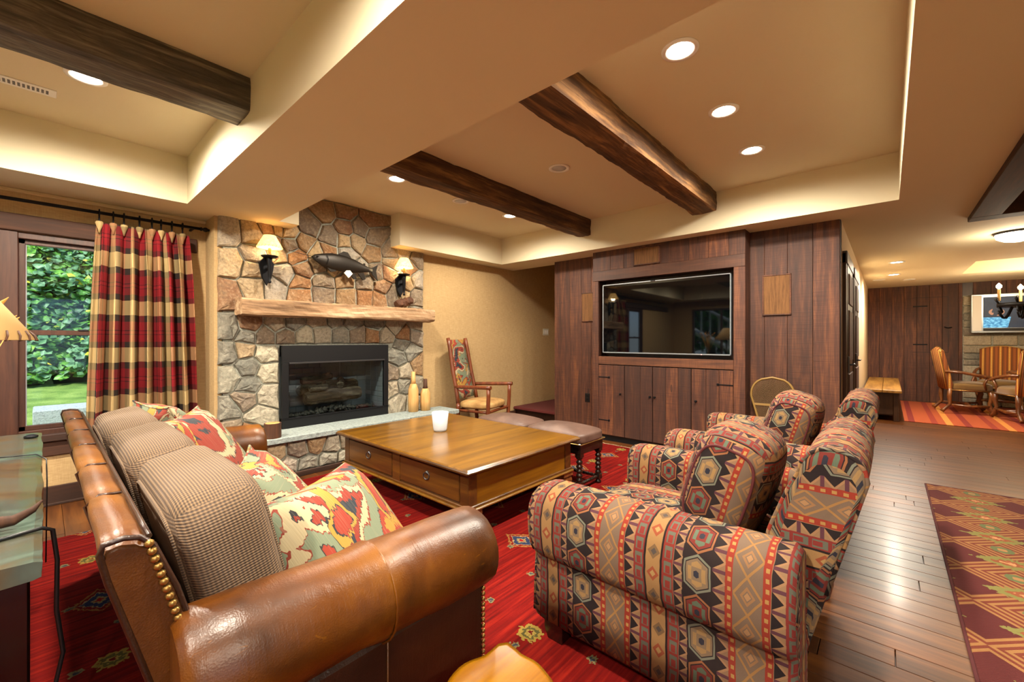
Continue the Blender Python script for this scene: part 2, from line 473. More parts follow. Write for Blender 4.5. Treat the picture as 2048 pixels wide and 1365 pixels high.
M['glass'] = m_glass('pane', 'f4fbff', 0.025)
M['smoke'] = m_glass('fire_glass', 'd2d8da', 0.035)
M['firebrick'] = m_plain('fire_brick', 'a2a8aa', 0.9)
M['char'] = m_wood('charred_log', '1a140e', '5c4c38', 'b8a484', 'X', 1.0, 0.95, 1.0)
M['ember'] = m_stone('ash_chunks', ['4a463e', '6a6458', '8a8474'])
M['speaker'] = m_wood('speaker_cloth', '4a3018', '6e4a28', '805a34', 'Z', 4.0, 0.9, 0.2, False, 0, 0.1, False)
M['cane'] = m_plain('snowshoe_ash', '8a6a34', 0.5)
M['gut'] = m_plain('rawhide', '6a5030', 0.7)
M['lawn'] = m_grass('lawn')
M['patio'] = m_stone('patio_stone', ['a7a8a2', 'b4b4ac', '999c98'])
M['leaf'] = m_leaf('ivy_leaf', ['203c10', '3f741e', '68a02e', 'a8c648'])
M['leaf2'] = m_leaf('ivy_leaf_grey', ['24421e', '446e40', '6c9660', '9cb682'])
M['leaf_y'] = m_leaf('autumn_leaf', ['6a7a18', '9aa022', 'c8b428', 'd8c850'])
M['soil'] = m_plain('bank_soil', '1a2410', 0.95)
def _tvpic():
    g = Gr('tv_picture'); x, y, z = g.sep(g.coord())
    n = g.noise(g.comb(x, y * 20, z * 60), 1.0, 3); n2 = g.noise(g.comb(x, y * 9, z * 9), 1.0, 3)
    sea = g.ramp(n, [(0.4, '1c6f9a'), (0.6, '7cc4dc')])
    c = g.mix(n2, '141c26', '2c3a48')
    c = g.mix((y > 0.13 - (z - 0.06) * 0.2) * (z < 0.26), c, sea)
    c = g.mix((((y - 0.27) * (y - 0.27) + (z - 0.36) * (z - 0.36) * 2.0) < 0.010) * (n2 > 0.45), c, 'b07858')
    return g.done('05070a', 0.5, None, Emission_Color=c, Emission_Strength=0.8)
M['tvpic'] = _tvpic()

# ------------------------------------------------------------------ geometry helpers
class MB:
    """collects geometry; UVs in metres per face corner"""
    def __init__(s): s.v, s.f, s.uv, s.sm = [], [], [], []
    def face(s, idx, uv=None, smooth=False):
        s.f.append(tuple(idx)); s.uv.append(uv); s.sm.append(smooth)
    def add(s, verts): 
        b = len(s.v); s.v += [tuple(p) for p in verts]; return b
    def box(s, a, b, ch=0.0):
        """axis box from corner a to corner b with chamfered edges"""
        x0, y0, z0 = [min(p, q) for p, q in zip(a, b)]; x1, y1, z1 = [max(p, q) for p, q in zip(a, b)]
        if ch <= 0:
            o = s.add([(x0, y0, z0), (x1, y0, z0), (x1, y1, z0), (x0, y1, z0), (x0, y0, z1), (x1, y0, z1), (x1, y1, z1), (x0, y1, z1)])
            for q in ((0, 3, 2, 1), (4, 5, 6, 7), (0, 1, 5, 4), (1, 2, 6, 5), (2, 3, 7, 6), (3, 0, 4, 7)): s.face([o + i for i in q])
            return s
        c = min(ch, (x1 - x0) * .45, (y1 - y0) * .45, (z1 - z0) * .45)
        bm = bmesh.new(); bmesh.ops.create_cube(bm, size=1.0)
        for v in bm.verts: v.co = Vector(((x0 + x1) / 2 + v.co.x * (x1 - x0), (y0 + y1) / 2 + v.co.y * (y1 - y0), (z0 + z1) / 2 + v.co.z * (z1 - z0)))
        bmesh.ops.bevel(bm, geom=list(bm.edges), offset=c, segments=1, affect='EDGES')
        bm.verts.index_update(); o = s.add([v.co for v in bm.verts])
        for f in bm.faces: s.face([o + v.index for v in f.verts])
        bm.free(); return s
    def loft(s, rings, closed=True, caps=True, smooth=True, us=None, vs=None):
        """rings: lists of points. u runs along rings, v round the ring (metres)"""
        n = len(rings[0]); bases = [s.add(r) for r in rings]
        if us is None:
            us = [0.0]
            for a, b in zip(rings, rings[1:]): us.append(us[-1] + (sum((Vector(p) for p in b), Vector()) / n - sum((Vector(p) for p in a), Vector()) / n).length)
        if vs is None:
            mid = rings[len(rings) // 2]; vs = [0.0]
            for i in range(n): vs.append(vs[-1] + (Vector(mid[(i + 1) % n]) - Vector(mid[i])).length)
        m = n if closed else n - 1
        for k in range(len(rings) - 1):
            for i in range(m):
                j = (i + 1) % n
                s.face((bases[k] + i, bases[k] + j, bases[k + 1] + j, bases[k + 1] + i), ((us[k], vs[i]), (us[k], vs[i + 1]), (us[k + 1], vs[i + 1]), (us[k + 1], vs[i])), smooth)
        if caps and closed:
            for k, rev in ((0, True), (len(rings) - 1, False)):
                idx = [bases[k] + i for i in range(n)]
                if rev: idx = idx[::-1]
                s.face(idx, None, False)
        return s
    def tube(s, pts, r, n=8, caps=True):
        pts = [Vector(p) for p in pts]; rs = r if isinstance(r, (list, tuple)) else [r] * len(pts)
        rings = []; up = Vector((0, 0, 1))
        prev = None
        for i, p in enumerate(pts):
            d = (pts[min(i + 1, len(pts) - 1)] - pts[max(i - 1, 0)]).normalized()
            if prev is None:
                a = d.orthogonal().normalized() if abs(d.dot(up)) > .95 else d.cross(up).normalized()
            else:
                a = (prev - d * prev.dot(d)).normalized()
            prev = a; b = d.cross(a)
            rings.append([p + (a * math.cos(t) + b * math.sin(t)) * rs[i] for t in [2 * PI * k / n for k in range(n)]])
        return s.loft(rings, True, caps)
    def lathe(s, prof, c=(0, 0, 0), n=20):
        """prof: (radius, z) pairs"""
        return s.loft([[(c[0] + r * math.cos(2 * PI * k / n), c[1] + r * math.sin(2 * PI * k / n), c[2] + z) for k in range(n)] for r, z in prof])
    def prism(s, poly, axis, a, b, ch=0.0):
        """extrude a 2-D polygon along an axis from a to b"""
        def P(q, t):
            return {'X': (t, q[0], q[1]), 'Y': (q[0], t, q[1]), 'Z': (q[0], q[1], t)}[axis]
        if ch:
            cx = sum(q[0] for q in poly) / len(poly); cy = sum(q[1] for q in poly) / len(poly)
            def ins(q):
                d = Vector((cx - q[0], cy - q[1])); L = d.length or 1; return (q[0] + d.x / L * ch, q[1] + d.y / L * ch)
            sg = 1 if b > a else -1
            rings = [[P(ins(q), a) for q in poly], [P(q, a + sg * ch) for q in poly], [P(q, b - sg * ch) for q in poly], [P(ins(q), b) for q in poly]]
        else: rings = [[P(q, a) for q in poly], [P(q, b) for q in poly]]
        return s.loft(rings, smooth=False)
    def puff(s, size, p=5.0, n=10, knife=None, crown=0.0, M4=None, ears=0.0):
        """rounded, puffed box (cushion). knife: edges thin out like a pillow (thickness along Z)"""
        hx, hy, hz = [q / 2 for q in size]; M4 = M4 or Matrix()
        for ax, sg in ((0, 1), (0, -1), (1, 1), (1, -1), (2, 1), (2, -1)):
            base = len(s.v); loc = []
            for i in range(n + 1):
                for j in range(n + 1):
                    a = math.tan((2 * i / n - 1) * PI / 4); b = math.tan((2 * j / n - 1) * PI / 4)
                    q = [0, 0, 0]; q[ax] = sg; q[(ax + 1) % 3] = a; q[(ax + 2) % 3] = b
                    x, y, z = q
                    if knife:
                        L = max(abs(x), abs(y))
                        # flatten: pillow profile
                        if ax == 2: X, Y, Zr = x, y, sg
                        else: X, Y, Zr = x, y, z
                        th = max(0.0, (1 - abs(X) ** knife)) ** 0.5 * max(0.0, (1 - abs(Y) ** knife)) ** 0.5
                        th = max(th, 0.03)
                        pin = 1 - ears * (1 - abs(Y) ** 2) * (abs(X) ** 3), 1 - ears * (1 - abs(X) ** 2) * (abs(Y) ** 3)
                        P3 = Vector((X * hx * pin[0], Y * hy * pin[1], Zr * hz * th))
                        uv = (X * hx, Y * hy)
                    else:
                        nn = (abs(x) ** p + abs(y) ** p + abs(z) ** p) ** (1 / p)
                        P3 = Vector((x / nn * hx, y / nn * hy, z / nn * hz))
                        if crown: 
                            P3.z += (1 if z > 0 else -1) * crown * max(0, 1 - (P3.x / hx) ** 2) * max(0, 1 - (P3.y / hy) ** 2) * abs(z / nn)
                        lc = [P3.x, P3.y, P3.z]
                        uv = (lc[(ax + 1) % 3], lc[(ax + 2) % 3])
                    loc.append(uv); s.v.append(tuple(M4 @ P3))
            for i in range(n):
                for j in range(n):
                    k = [i * (n + 1) + j, (i + 1) * (n + 1) + j, (i + 1) * (n + 1) + j + 1, i * (n + 1) + j + 1]
                    if sg < 0: k = k[::-1]
                    s.face([base + q for q in k], tuple(loc[q] for q in k), True)
        return s
    def mesh(s, name, off=(0, 0, 0), weld=True):
        me = bpy.data.meshes.new(name)
        o = Vector(off)
        me.from_pydata([tuple(Vector(p) - o) for p in s.v], [], s.f)
        if any(u is not None for u in s.uv):
            ul = me.uv_layers.new(name='UVMap'); k = 0
            for f, u in zip(s.f, s.uv):
                for i in range(len(f)):
                    if u is not None: ul.data[k].uv = u[i]
                    else:
                        p = s.v[f[i]]; ul.data[k].uv = (p[0] + p[1], p[2])
                    k += 1
        for i, q in enumerate(s.sm): me.polygons[i].use_smooth = q
        if weld:
            bm = bmesh.new(); bm.from_mesh(me)
            bmesh.ops.remove_doubles(bm, verts=bm.verts, dist=1e-5)
            bmesh.ops.recalc_face_normals(bm, faces=bm.faces)
            bm.to_mesh(me); bm.free()
        return me

def puff_loop(size, p, ratio, M4, n=44):
    """seam line round a puffed box where x is ratio of its half width"""
    k = (1 - abs(ratio) ** p) ** (1 / p); e = 2 / p
    f = lambda v: math.copysign(abs(v) ** e, v)
    out = []
    for q in range(n + 1):
        a = 2 * PI * q / n
        yy, zz_ = f(math.cos(a)) * k, f(math.sin(a)) * k
        out.append(M4 @ Vector((size[0] / 2 * ratio, size[1] / 2 * yy, size[2] / 2 * zz_)))
    return out

def tag(o, label=None, cat=None, group=None, kind=None):
    if label: o['label'] = label
    if cat: o['category'] = cat
    if group: o['group'] = group
    if kind: o['kind'] = kind
    return o

def wloc(o): return o.location if o else Vector((0, 0, 0))

def obj(name, mb, mat, parent=None, local=False, loc=None):
    """one mesh object. Coordinates are world ones unless local; loc sets its own origin (world)"""
    root = parent
    base = Vector((0, 0, 0))
    if parent is not None and not local:
        p = parent
        while p is not None: base = base + p.location; p = p.parent
    org = Vector(loc) if loc is not None else (base if not local else Vector((0, 0, 0)))
    me = mb.mesh(name, (0, 0, 0) if local else org) if isinstance(mb, MB) else mb
    o = bpy.data.objects.new(name, me)
    if not me.materials: me.materials.append(M[mat] if isinstance(mat, str) else mat)
    COL.objects.link(o)
    if parent is not None: o.parent = parent
    o.location = org - base if not local else (Vector(loc) if loc is not None else Vector((0, 0, 0)))
    return o

def inst(name, me, loc, parent=None, rotz=0.0):
    """another object on shared mesh data; loc in the parent's space"""
    o = bpy.data.objects.new(name, me); COL.objects.link(o)
    o.parent = parent; o.location = loc; o.rotation_euler = (0, 0, rotz)
    return o

def thing(name, label, cat, loc=(0, 0, 0), rotz=0.0, group=None):
    o = bpy.data.objects.new(name, None); COL.objects.link(o)
    o.empty_display_size = 0.05
    o.location = loc; o.rotation_euler = (0, 0, rotz)
    return tag(o, label, cat, group)

def dup(root, loc, label=None, group=None, rotz=None):
    def cp(o, par):
        c = o.copy(); COL.objects.link(c); c.parent = par
        for ch in o.children: cp(ch, c)
        return c
    r = cp(root, None); r.location = loc
    if rotz is not None: r.rotation_euler = (0, 0, rotz)
    if label: r['label'] = label
    if group: r['group'] = group
    return r

def struct(name, mb, mat, loc=None): return tag(obj(name, mb, mat, None, loc=loc), kind='structure')

def rough_bar(a, b, w, h, axis='X', amp=0.012, seed=0, n=40, sub=5):
    """hewn timber from a to b along an axis; a is the low corner line"""
    mb = MB(); rings = []
    for k in range(n + 1):
        t = a[0] + (b - a[0]) * k / n if axis == 'X' else a[1] + (b - a[1]) * k / n
        ring = []
        pts = [(i / sub * w, 0) for i in range(sub)] + [(w, i / sub * h) for i in range(sub)] + [(w - i / sub * w, h) for i in range(sub)] + [(0, h - i / sub * h) for i in range(sub)]
        for (p, q) in pts:
            e = mnoise.noise(Vector((t * 4, p * 9 + seed, q * 9))) * amp + mnoise.noise(Vector((t * 14, p * 30 + seed, q * 30))) * amp * 0.5
            cp, cq = p - w / 2, q - h / 2
            L = math.hypot(cp, cq) or 1
            rr = 0.94 if (abs(cp) > w * .49 and abs(cq) > h * .49) else 1.0
            P, Q = w / 2 + cp * rr + cp / L * e, h / 2 + cq * rr + cq / L * e
            ring.append((t, a[1] + P, a[2] + Q) if axis == 'X' else (a[0] + P, t, a[2] + Q))
        rings.append(ring)
    mb.loft(rings, smooth=False)
    return mb

def solve(u, v, plane, val):
    """point on a plane seen at photograph pixel (u, v); used only to read sizes off the photograph"""
    ex = Vector((0.6665, 0.7455)); r = (u - CXP) / FPX
    d = Vector((r * ex.x + ex.y, r * -ex.y + ex.x, -(v - HZ) / FPX))
    i = 'XYZ'.index(plane); o = Vector((0, 0, CAMH))
    return o + d * ((val - o[i]) / d[i])

def clip(poly, n, d):
    """keep the side of a 2-D polygon where n.p <= d"""
    out = []
    for i in range(len(poly)):
        p, q = poly[i], poly[(i + 1) % len(poly)]
        a = n[0] * p[0] + n[1] * p[1] - d; b = n[0] * q[0] + n[1] * q[1] - d
        if a <= 0: out.append(p)
        if a * b < 0:
            t = a / (a - b); out.append((p[0] + (q[0] - p[0]) * t, p[1] + (q[1] - p[1]) * t))
    return out

def cells(sites, rect):
    x0, x1, y0, y1 = rect; res = []
    for i, a in enumerate(sites):
        poly = [(x0, y0), (x1, y0), (x1, y1), (x0, y1)]
        for j, b in enumerate(sites):
            if i == j: continue
            n = (b[0] - a[0], b[1] - a[1]); d = (b[0] ** 2 + b[1] ** 2 - a[0] ** 2 - a[1] ** 2) / 2
            poly = clip(poly, n, d)
            if len(poly) < 3: break
        res.append(poly)
    return res

def stone_mesh(poly, P, depth=0.045, gap=0.009, seed=0):
    """one rough stone over a 2-D cell; P maps (a, b, out) to space"""
    cx = sum(p[0] for p in poly) / len(poly); cy = sum(p[1] for p in poly) / len(poly)
    pts = []
    for i in range(len(poly)):
        p, q = poly[i], poly[(i + 1) % len(poly)]
        L = math.hypot(q[0] - p[0], q[1] - p[1]); k = max(1, min(4, int(L / 0.05)))
        for t in range(k): pts.append((p[0] + (q[0] - p[0]) * t / k, p[1] + (q[1] - p[1]) * t / k))
    R = max(0.03, sum(math.hypot(p[0] - cx, p[1] - cy) for p in pts) / len(pts))
    mb = MB(); rings = []
    dz = random.uniform(0.7, 1.25)
    for inset, out in ((gap, -0.01), (gap + .004, depth * .55 * dz), (gap + .016, depth * .9 * dz), (gap + .05, depth * 1.05 * dz)):
        ring = []
        for p in pts:
            d = math.hypot(p[0] - cx, p[1] - cy) or 1e-6
            w = mnoise.noise(Vector((p[0] * 23 + seed, p[1] * 23, 3))) * 0.008
            k = max(0.12, (d - inset - w) / d)
            o = out + (mnoise.noise(Vector((p[0] * 17, p[1] * 17, seed + inset * 70))) * 0.016 if out > 0 else 0)
            ring.append(P(cx + (p[0] - cx) * k, cy + (p[1] - cy) * k, o))
        rings.append(ring)
    mb.loft(rings, caps=False, smooth=False)
    b = mb.add([P(cx, cy, depth * 1.1 * dz + random.uniform(-.006, .008))]); n = len(pts); r0 = b - n
    for i in range(n): mb.face((r0 + i, r0 + (i + 1) % n, b))
    return mb

# ================================================================== THE ROOM
ZS, ZT = 2.44, 2.83          # soffit and tray heights
YW, YF, YR = 4.90, 4.55, 4.62  # window wall, chimney face, wall beside the chimney
XTV, XB = 4.82, 5.02         # television bay front, board wall
XL, XFAR, YBK = -3.2, 12.3, -3.6

# ceiling with its trays
trays = [(-2.6, 0.81, -0.07, 4.37, ZT), (1.52, 4.64, -0.07, 4.36, ZT), (1.70, 2.86, 4.36, 4.66, ZT),
         (2.4, 5.62, -3.0, -0.75, 2.72), (9.04, 10.6, -3.2, -0.96, 2.72), (5.19, 6.72, 3.5, 4.66, 3.1), (-2.6, 0.81, -3.2, -0.75, ZT)]
xs = sorted({XL, XFAR + .1, 6.72} | {t[i] for t in trays for i in (0, 1)})
ys = sorted({YBK, 5.0} | {t[i] for t in trays for i in (2, 3)})
def czone(x, y):
    z = ZS
    for t in trays:
        if t[0] < x < t[1] and t[2] < y < t[3]: z = t[4]
    return z
mb = MB()
grid = [[czone((xs[i] + xs[i + 1]) / 2, (ys[j] + ys[j + 1]) / 2) for j in range(len(ys) - 1)] for i in range(len(xs) - 1)]
for i in range(len(xs) - 1):
    for j in range(len(ys) - 1):
        z = grid[i][j]; a, b, c, d = xs[i], xs[i + 1], ys[j], ys[j + 1]
        k = mb.add([(a, c, z), (a, d, z), (b, d, z), (b, c, z)]); mb.face((k, k + 1, k + 2, k + 3))
        if i + 1 < len(xs) - 1 and grid[i + 1][j] != z:
            w = grid[i + 1][j]; k = mb.add([(b, c, z), (b, d, z), (b, d, w), (b, c, w)]); mb.face((k, k + 1, k + 2, k + 3))
        if j + 1 < len(ys) - 1 and grid[i][j + 1] != z:
            w = grid[i][j + 1]; k = mb.add([(a, d, z), (b, d, z), (b, d, w), (a, d, w)]); mb.face((k, k + 1, k + 2, k + 3))
struct('ceiling', mb, 'ceil')

# floor: sub-floor, near planks one by one, the rest joined
fl = struct('floor', MB().box((XL, YBK, -0.14), (XFAR + .1, 5.0, -0.014)), 'floor')
pw = 0.127
lens_ = [0.9, 1.2, 1.5, 1.8]
pm = {L: MB().box((0, 0, -0.014), (pw - .0025, L - .003, 0), 0.0015).mesh('plank') for L in lens_}
for me in pm.values(): me.materials.append(M['floor'])
near = []; rest = MB(); x = XL; row = 0
while x < XFAR:
    y = YBK - random.uniform(0, .8)
    while y < 4.95:
        L = random.choice(lens_); cy = y + L / 2
        seen = (1.2 < x < 5.2 and -2.6 < cy < 1.2) or (-0.2 < x < 0.6 and cy > 3.6)
        if seen and y > YBK and y + L < 4.9 and len(near) < 295: near.append((x, y, L))
        else:
            y0, y1 = max(y, YBK), min(y + L, 4.95)
            if y1 - y0 > .02: rest.box((x, y0, -0.014), (x + pw - .0025, y1 - .003, 0))
        y += L
    x += pw; row += 1
for (x, y, L) in near: inst('plank', pm[L], (x, y, 0), fl)
tag(obj('plank_field', rest, 'floor', fl), kind='stuff')

# walls
mb = MB()
WX0, WX1, WZ0, WZ1 = -1.02, 0.62, 0.55, 2.12      # window opening in the window wall
for a, b in (((XL, YW, 0), (WX0, YW + .12, 2.9)), ((WX1, YW, 0), (1.06, YW + .12, 2.9)), ((WX0, YW, 0), (WX1, YW + .12, WZ0)), ((WX0, YW, WZ1), (WX1, YW + .12, 2.9))): mb.box(a, b)
struct('wall_window', mb, 'cloth_wall')
struct('wall_return', MB().box((1.05, 4.6, 0), (1.11, YW + .12, 2.9)), 'cloth_wall')
struct('wall_chimney_side', MB().box((3.365, YR, 0), (6.72, YR + .1, 3.2)), 'cloth_wall')
mb = MB()
LY0, LY1, LZ0, LZ1 = 1.9, 4.35, 0.25, 2.2      # big window in the wall behind the lamp
for a, b in (((XL - .12, YBK, 0), (XL, LY0, 2.9)), ((XL - .12, LY1, 0), (XL, 5.0, 2.9)), ((XL - .12, LY0, 0), (XL, LY1, LZ0)), ((XL - .12, LY0, LZ1), (XL, LY1, 2.9))): mb.box(a, b)
struct('wall_left', mb, 'cloth_wall')
mb = MB()
BX0, BX1 = -2.4, 0.9
for a, b in (((XL, YBK - .12, 0), (BX0, YBK, 2.9)), ((BX1, YBK - .12, 0), (XFAR + .1, YBK, 2.9)), ((BX0, YBK - .12, 0), (BX1, YBK, 0.2)), ((BX0, YBK - .12, 2.2), (BX1, YBK, 2.9))): mb.box(a, b)
struct('wall_back', mb, 'cloth_wall')
struct('wall_far', MB().box((XFAR, YBK, 0), (XFAR + .1, .45, 2.6)), 'darkwood')
struct('wall_hall', MB().box((XB + .05, .33, 0), (XFAR + .05, .43, ZS)), 'paint')
struct('wall_stair', MB().box((6.66, 3.4, 0), (6.76, 4.72, 3.2)), 'cloth_wall')
struct('wall_alcove', MB().box((XB + .05, 3.52, 0), (6.7, 3.62, 3.2)), 'cloth_wall')

# television wall: sawn boards, one by one
wt = struct('wall_tv', MB().box((XB + .02, .33, 0), (XB + .12, 3.63, ZS + .02)), 'darkwood')
def boards_x(parent, xf, y0, y1, z0, z1, name='board', mat='barn', wmin=.1, wmax=.2, th=.02):
    y = y0
    while y < y1 - .01:
        w = random.uniform(wmin, wmax)
        if y1 - (y + w) < wmin: w = y1 - y
        w = min(w, y1 - y)
        obj(name, MB().box((xf, y + .0012, z0), (xf + th + random.uniform(-.003, .003), y + w - .0012, z1), .002), mat, parent, loc=(xf, y + w / 2, (z0 + z1) / 2))
        y += w
PY0, PY1 = 1.09, 2.885
boards_x(wt, XB, .335, PY0, 0, ZS, wmin=.12, wmax=.22)
boards_x(wt, XB, PY1, 3.63, 0, ZS, wmin=.12, wmax=.2)
for yy in (3.63,):
    obj('board_edge', MB().box((XB - .004, 3.625, 0), (XB + .12, 3.645, ZS), .002), 'barn', wt)
# the bay that stands forward
NY0, NY1, NZ0, NZ1 = 1.20, 2.80, 1.085, 2.06
bay = struct('trim_1', MB().box((XTV + .2, PY0 + .02, 0.02), (XB + .01, PY1 - .02, ZS)), 'darkwood')
boards_x(bay, XTV, PY0, PY1, 2.19, ZS, wmin=.12, wmax=.22)
for z0, z1, nm in ((2.06, 2.19, 'head_board'), (0.985, 1.085, 'sill_board')):
    obj(nm, MB().box((XTV - .006, PY0 if z0 > 2 else NY0, z0), (XTV + .03, PY1 if z0 > 2 else NY1, z1), .003), 'barn_y', bay, loc=(XTV, 2, (z0 + z1) / 2))
obj('side_board', MB().box((XTV - .004, PY0, 0.05), (XTV + .022, NY0, 2.06), .003), 'barn', bay, loc=(XTV, PY0, 1))
obj('side_board', MB().box((XTV - .004, NY1, 0.05), (XTV + .022, PY1, 2.06), .003), 'barn', bay, loc=(XTV, PY1, 1.02))
for yy in (PY0, PY1 - .02):
    obj('bay_side', MB().box((XTV + .02, yy, 0.02), (XB, yy + .02, ZS), .002), 'barn', bay, loc=(XTV + .1, yy, 1.1))
obj('toe_kick', MB().box((XTV + .05, PY0, 0), (XTV + .08, PY1, .07)), 'black', bay)
# niche lining
mbn = MB()
mbn.box((XTV + .03, NY0, NZ0 - .02), (XTV + .2, NY1, NZ0)); mbn.box((XTV + .03, NY0, NZ1), (XTV + .2, NY1, NZ1 + .02))
mbn.box((XTV + .03, NY0 - .02, NZ0), (XTV + .2, NY0, NZ1)); mbn.box((XTV + .03, NY1, NZ0), (XTV + .2, NY1 + .02, NZ1))
obj('niche_lining', mbn, 'darkwood', bay)

# hewn timbers in the trays
def beam(name, x0, x1, y0, w, mat, label, seed, group='hewn ceiling beams'):
    o = obj(name, rough_bar((x0, y0, 2.63), x1, w, ZT - 2.63 + .01, 'X', .011, seed, 60), mat, None)
    tag(o, label, 'beam', group); return o
beam('ceiling_beam', 1.51, 4.65, 1.31, .25, 'beam', 'rough hewn ceiling beam nearest the row of three lit downlights', 2)
beam('ceiling_beam', 1.51, 4.65, 2.81, .20, 'beam', 'dark hewn ceiling beam in the tray before the stone chimney', 5)
beam('ceiling_beam', -2.6, .82, 2.77, .25, 'beam_grey', 'grey weathered ceiling beam in the tray near the plaid curtain', 9)
# dark box beams round the coffer over the runner rug
cf = thing('coffer_beam', 'dark stained wood beams framing the ceiling coffer over the woven runner', 'beam', (4.0, -1.8, 2.4))
for a, b in (((5.60, -3.1, 2.40), (5.79, -.56, 2.73)), ((2.3, -.75, 2.40), (5.60, -.56, 2.73))):
    obj('beam_side', MB().box(a, b, .006), 'darkwood_x', cf)
obj('cross_beam', MB().box((3.9, -3.0, 2.5), (4.08, -.75, 2.71), .006), 'darkwood_x', cf)
obj('cross_beam', MB().box((2.4, -1.9, 2.5), (5.6, -1.74, 2.71), .006), 'darkwood_x', cf)

# recessed downlights
def downlight(x, y, z, on, label, group, power=1.0, r=.075):
    t = thing('downlight', label, 'ceiling light', (x, y, z), 0, group)
    obj('trim_ring', MB().lathe([(r + .018, 0), (r + .018, -.006), (r, -.009), (r - .012, -.004), (r - .012, 0)], n=28), 'white', t, True)
    obj('lens', MB().lathe([(.001, -.002), (r - .013, -.002), (r - .013, -.004), (.001, -.0045)], n=24), 'lens' if on else 'lens_dim', t, True)
    if on:
        ld = bpy.data.lights.new('downlight_lamp', 'SPOT'); ld.energy = DOWN_W * power * PI
        ld.spot_size = math.radians(174); ld.spot_blend = 0.7; ld.shadow_soft_size = .06; ld.color = (1.0, .90, .74)
        lo = bpy.data.objects.new('downlight_lamp', ld); COL.objects.link(lo); lo.parent = t; lo.location = (0, 0, -.03)
    return t
for x, w in ((2.24, 'at the end of the row of three away from the board wall'), (3.03, 'in the middle of the row of three above the armchairs'), (3.81, 'of the row of three that is closest to the board wall')): downlight(x, .815, ZT, True, 'lit recessed downlight ' + w, 'downlights over the armchairs')
for x, w in ((2.24, 'above the mantel end of the dark hewn beam'), (3.84, 'beside the dark hewn beam nearest the pole armchair')): downlight(x, 3.47, ZT, True, 'lit recessed downlight ' + w, 'downlights by the chimney', .8)
downlight(3.07, 3.5, ZT, False, 'small unlit recessed downlight between the two lit ones near the chimney', 'unlit downlights')
downlight(3.07, 2.18, ZT, False, 'unlit recessed downlight alone between the two brown hewn beams', 'unlit downlights')
downlight(.17, 3.47, ZT, True, 'lit recessed downlight touching the grey weathered beam by the vent', 'downlights in the window tray', 1.5)
for x, y in ((-1.4, 3.47), (-1.4, .9), (.1, .9)): downlight(x, y, ZT, True, 'lit recessed downlight in the window tray away from the air vent', 'downlights in the window tray', 1.4)
for x, y, w in ((8.35, -.1, 'standing farther out from the far board wall'), (9.9, -.08, 'closest to the far board wall above the bench')): downlight(x, y, ZS, True, 'lit hall ceiling downlight ' + w, 'hall downlights', .9)
for x, y in ((10.6, .12), (10.9, -.3)): downlight(x, y, ZS, False, 'unlit recessed disc in the low hall ceiling near the board wall', 'hall discs')
for x, y in ((-1.2, -2.0), (.2, -2.0)): downlight(x, y, ZT, True, 'unseen recessed downlight added for light in the rear tray', 'added downlights out of view')  # out-of-view lamps added to brighten the room
# air vent
t = thing('air_vent', 'white slotted air vent in the tray ceiling near the grey beam', 'vent', (-.02, 3.86, ZT))
obj('plate', MB().box((-.28, -.055, -.006), (.08, .055, 0), .002), 'white', t, True)
mb = MB()
for k in range(16):
    obj('slot', MB().box((-.25 + k * .019, -.025, -.0075), (-.25 + k * .019 + .011, .025, -.0055)), 'darkwood', t, True)

# baseboards
for nm, a, b in (('baseboard_window', (XL, YW - .02, 0), (1.05, YW, .15)), ('baseboard_chimney', (3.35, YR - .018, 0), (6.6, YR, .13)), ('baseboard_far', (XFAR - .015, YBK, 0), (XFAR, .33, .03))):
    struct(nm, MB().box(a, b, .004), 'darkwood_x')
struct('trim_2', MB().box((XL, YW - .035, 0), (1.05, YW - .02, .02), .004), 'darkwood_x')

# ================================================================== FIREPLACE
FX0, FX1 = 1.07, 3.36
BX0_, BX1_, BZ0, BZ1 = 1.60, 2.80, 0.40, 1.24       # firebox frame
fp = thing('stone_fireplace', 'tall fieldstone chimney breast with grey mortar round the firebox', 'fireplace', (2.2, 4.6, 0))
mb = MB()
yc = YF + .04
mb.box((FX0 + .045, yc, 0), (BX0_, yc + .5, ZT)); mb.box((BX1_, yc, 0), (FX1, yc + .5, ZT))
mb.box((BX0_, yc, BZ1), (BX1_, yc + .5, ZT)); mb.box((BX0_, yc, 0), (BX1_, yc + .5, BZ0))
mb.box((BX0_, yc + .48, BZ0), (BX1_, yc + .5, BZ1))
obj('chimney_core', mb, 'mortar', fp)
zs = '130,190 255,205 368,180 422,195 515,165 590,92 690,95 808,130 495,248 620,225 690,182 757,180 828,222 345,240 155,345 262,308 252,372 372,300 462,312 492,372 610,288 700,300 820,300 740,245 688,240 135,490 255,455 355,460 402,395 475,438 478,490 585,432 583,485 690,430 780,440 700,497 782,502 850,512 865,458 890,390 900,300 960,290 1030,330 1030,420 975,440 962,500 1025,510 915,500 140,655 238,635 222,692 312,692 370,625 442,622 408,692 498,690 580,682 670,685 745,682 820,686 880,690 922,640 965,690 830,625 720,620 560,610 640,605 135,765 212,750 315,770 135,885 230,837 322,862 236,922 220,988 322,968 130,1045 280,1065 135,1130 240,1150 960,725 1022,690 940,792 1000,760 970,862 912,868 1036,822 912,932 962,920 940,1002 1030,635 1022,590 1020,930 1010,1000 330,180 560,300 905,340 1000,370 640,360 560,350 760,380 840,385 430,260'
sites = []
for q in zs.split():
    a, b = q.split(','); u, v = 400 + int(a) / 2.354, 380 + int(b) / 2.354
    p = solve(u, v, 'Y', YF)
    sites.append((p.x, p.z))
PF = lambda a, b, o: (a, yc - o, b)
polys = cells(sites, (FX0, FX1, 0.0, ZT))
